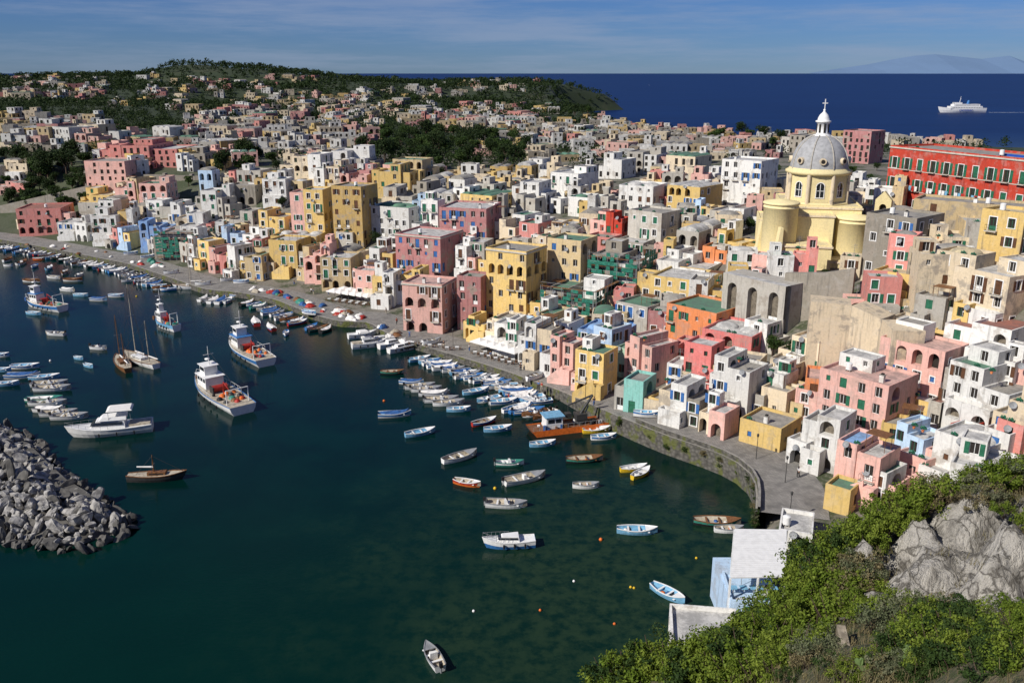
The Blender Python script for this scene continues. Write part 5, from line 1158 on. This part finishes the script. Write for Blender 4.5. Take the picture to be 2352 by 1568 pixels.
for (ua,va,ub,vb,n) in((590,632,660,640,5),(785,700,865,712,6),(1125,822,1205,845,6),(980,800,1060,812,0)):
    for i in range(max(n,3)):
        t=i/max(1,n-1) if n else i/2; p=sv(ua+(ub-ua)*t,va+(vb-va)*t,1.55); zz=lv(p)+.05
        if n:
            place(UT,"parasol","white canvas parasol shading cafe tables on the quay","parasol",(p.x,p.y,zz),rad(-42)+R.uniform(-.2,.2),"white cafe parasols"); p2=p+Vector((2.3,2.1,0)); place(UT,"parasol","white canvas parasol shading cafe tables on the quay","parasol",(p2.x,p2.y,zz),rad(-42)+R.uniform(-.2,.2),"white cafe parasols")
        for q in((-1,-2.6),(1.2,-2.4)):
            top("table",tabm,"small white cafe table on the quay","table",(p.x+q[0],p.y+q[1],zz),0,"cafe tables")
            for k in(-1,1): top("chair",chm,"wooden cafe chair beside a quay table","chair",(p.x+q[0]+k*.7,p.y+q[1],zz),rad(90*-k),"cafe chairs")
def pile(p,s,mt,seed):
    rr=random.Random(seed); mb=MB(); N_=14; vs=[];rg=[1,.9,.65,.35,.02]; zz=[0,.35,.65,.8,.85]
    for r,z in zip(rg,zz):
        for i in range(N_): a=6.283*i/N_; k=r*rr.uniform(.7,1.25); vs.append((k*math.cos(a)*1.5,k*math.sin(a),z*rr.uniform(.75,1.15)))
    mb.add(vs,[(j*N_+i,j*N_+(i+1)%N_,(j+1)*N_+(i+1)%N_,(j+1)*N_+i) for j in range(4) for i in range(N_)],mt,True)
    top("net_pile",mb.mesh("net_pile"),{m_tarpb:"blue",m_teal:"green",m_canv:"white",m_red:"red",m_wood:"brown",m_crm:"tan"}[mt]+" heap of fishing nets drying on the quay","fishing nets",(p.x,p.y,lv(p)+.03),rr.uniform(0,3),"fishing net heaps on the quay",s)
k=0
for (ua,va,ub,vb,n) in((590,672,740,715,24),(755,722,850,748,22),(350,612,400,625,8),(880,765,960,800,6),(60,565,340,612,14)):
    for i in range(n):
        t=R.random(); p=sv(ua+(ub-ua)*t,va+(vb-va)*t+R.uniform(-6,10),1.5); pile(p,R.uniform(.5,1.2),R.choice([m_tarpb,m_teal,m_canv,m_red,m_wood,m_crm,m_canv]),k); k+=1
mb=MB(); mb.cyl((0,0,0),(0,0,3.6),.06,.04,m_iron,6); lp=mb.mesh("post"); mb=MB(); mb.lathe([(.02,3.6),(.14,3.65),(.2,4.05),(.02,4.2)],m_iron,8); ll=mb.mesh("lamp")
for u,v in((1575,985),(1372,935),(1062,812),(1772,1075),(1840,1130),(1850,1218),(505,640)):
    p=sv(u,v,3.4 if u>1300 else 1.6); place([("post",lp),("lamp",ll)],"street_lamp","dark iron street lamp on the promenade","street lamp",(p.x,p.y,p.z),0,"street lamps")
for u,v,a in((395,645,20),(470,672,10),(720,742,-30),(1520,992,-10),(340,608,30),(300,600,20),(560,668,0),(530,662,30),(1010,812,30),(1255,898,40)):
    p=sv(u,v,1.6 if u<1300 else 3.2); place(rowtpl(4.5,'w' if u%20 else 'blue','row'),"rowing_boat","small boat hauled up on the stone quay","boat",(p.x,p.y+2.5,lv(p)+.35),rad(a),"boats hauled up on the quay")
def skin(V,E,Rd,name,mat):
    me=bpy.data.meshes.new(name); me.from_pydata(V,E,[]); o=bpy.data.objects.new("t",me); COL.objects.link(o); o.modifiers.new("s",'SKIN'); 
    for i,r in enumerate(Rd): me.skin_vertices[0].data[i].radius=(r,r)
    me.skin_vertices[0].data[0].use_root=True
    o.modifiers.new("u",'SUBSURF').levels=1; dg=bpy.context.evaluated_depsgraph_get(); r=bpy.data.meshes.new_from_object(o.evaluated_get(dg)); bpy.data.objects.remove(o); r.materials.clear(); r.materials.append(mat); r.name=name; return r
st=.18
V=[(0,0,.95),(0,0,1.2),(0,0,1.42),(0,0,1.52),(0,-.01,1.66),(-.2,0,1.4),(-.25,.03,1.12),(-.24,-.08,.87),(.2,0,1.4),(.25,-.03,1.12),(.24,-.12,.88),(-.1,0,.9),(-.11,-st*.6,.5),(-.11,-st*.4,.06),(.1,0,.9),(.11,st*.4,.5),(.11,st*1.2,.08)]
E=[(0,1),(1,2),(2,3),(3,4),(2,5),(5,6),(6,7),(2,8),(8,9),(9,10),(0,11),(11,12),(12,13),(0,14),(14,15),(15,16)]
body=skin(V,E,[.13,.12,.14,.055,.11,.065,.045,.035,.065,.045,.035,.09,.06,.045,.09,.06,.045],"body",m_skin)
sh_=[skin([V[i] for i in(0,1,2,5,6,8,9)],[(0,1),(1,2),(2,3),(3,4),(2,5),(5,6)],[.15,.14,.16,.085,.065,.085,.065],"shirt",mt) for mt in(m_white,m_blue,m_red,m_blk)]
tr_=[skin([V[i] for i in(0,11,12,13,14,15,16)],[(0,1),(1,2),(2,3),(0,4),(4,5),(5,6)],[.15,.11,.08,.065,.11,.08,.065],"trousers",mt) for mt in(m_tarpb,m_blk,m_crm)]
hair=MB(); hair.lathe([(.125,1.66),(.12,1.72),(.08,1.78),(.01,1.8)],m_wood,10); hair=hair.mesh("hair")
for i,(u,v) in enumerate([(545,650),(552,652),(600,662),(690,668),(730,688),(735,690),(770,690),(700,660),(905,735),(960,790),(930,760),(1040,815),(1100,822),(1262,893),(1270,896),(1392,945),(1870,1120),(1150,840),(655,655),(1220,868)]):
    p=sv(u,v,1.6 if u<1250 else 3.3); z=lv(p)+.03
    place([("body",body),("shirt",sh_[i%4]),("trousers",tr_[i%3]),("hair",hair)],"person",["person in white shirt","person in blue shirt","person in red shirt","person in black shirt"][i%4]+" walking on the stone quay","person",(p.x,p.y,z),R.uniform(0,6.28))
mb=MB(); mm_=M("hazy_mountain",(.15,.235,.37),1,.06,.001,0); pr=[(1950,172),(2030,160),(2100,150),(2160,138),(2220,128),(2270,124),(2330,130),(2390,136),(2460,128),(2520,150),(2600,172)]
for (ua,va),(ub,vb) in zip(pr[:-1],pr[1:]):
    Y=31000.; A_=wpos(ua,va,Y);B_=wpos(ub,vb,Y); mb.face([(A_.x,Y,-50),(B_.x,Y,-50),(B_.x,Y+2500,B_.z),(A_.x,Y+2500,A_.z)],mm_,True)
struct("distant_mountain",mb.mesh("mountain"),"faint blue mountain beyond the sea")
# ---------------------------------------------------------------- light and sky
ts=Vector((-.82,-.57,0)).normalized()*math.cos(rad(38)); ts.z=math.sin(rad(38))
sl=bpy.data.lights.new("sun",'SUN'); sl.energy=5.; sl.angle=rad(.5); sl.color=(1,.94,.85); so=bpy.data.objects.new("sun",sl); COL.objects.link(so); so.rotation_euler=ts.to_track_quat('Z','Y').to_euler()
w=bpy.data.worlds.new("World"); sc.world=w; w.use_nodes=True; nt=w.node_tree; bg=nt.nodes['Background']; sk=nd(nt,'ShaderNodeTexSky',sky_type='NISHITA'); sk.sun_disc=False; sk.sun_elevation=rad(38); sk.sun_rotation=math.atan2(ts.x,ts.y); sk.air_density=1.; sk.dust_density=.0; sk.ozone_density=5.; sk.altitude=60
tc=nd(nt,'ShaderNodeTexCoord'); n1=noise(nt,tc.outputs['Generated'],3.2,8,.66,(1.,1.,12.)); n2=noise(nt,tc.outputs['Generated'],1.6,3,.5,(1,1,4))
cm2=mul(nt,mul(nt,ramp(nt,n1,.40,.68),ramp(nt,n2,.30,.56)),.5)
sb=mixc(nt,1.,sk.outputs[0],(.29,.46,.86),'MULTIPLY'); c=mixc(nt,cm2,sb,(4.,4.8,6.6)); nt.links.new(c,bg.inputs[0]); bg.inputs[1].default_value=.075
sc.view_settings.view_transform='Standard'; sc.view_settings.look='None'; sc.view_settings.exposure=0
print("done",time.time()-T0,len(bpy.data.objects))
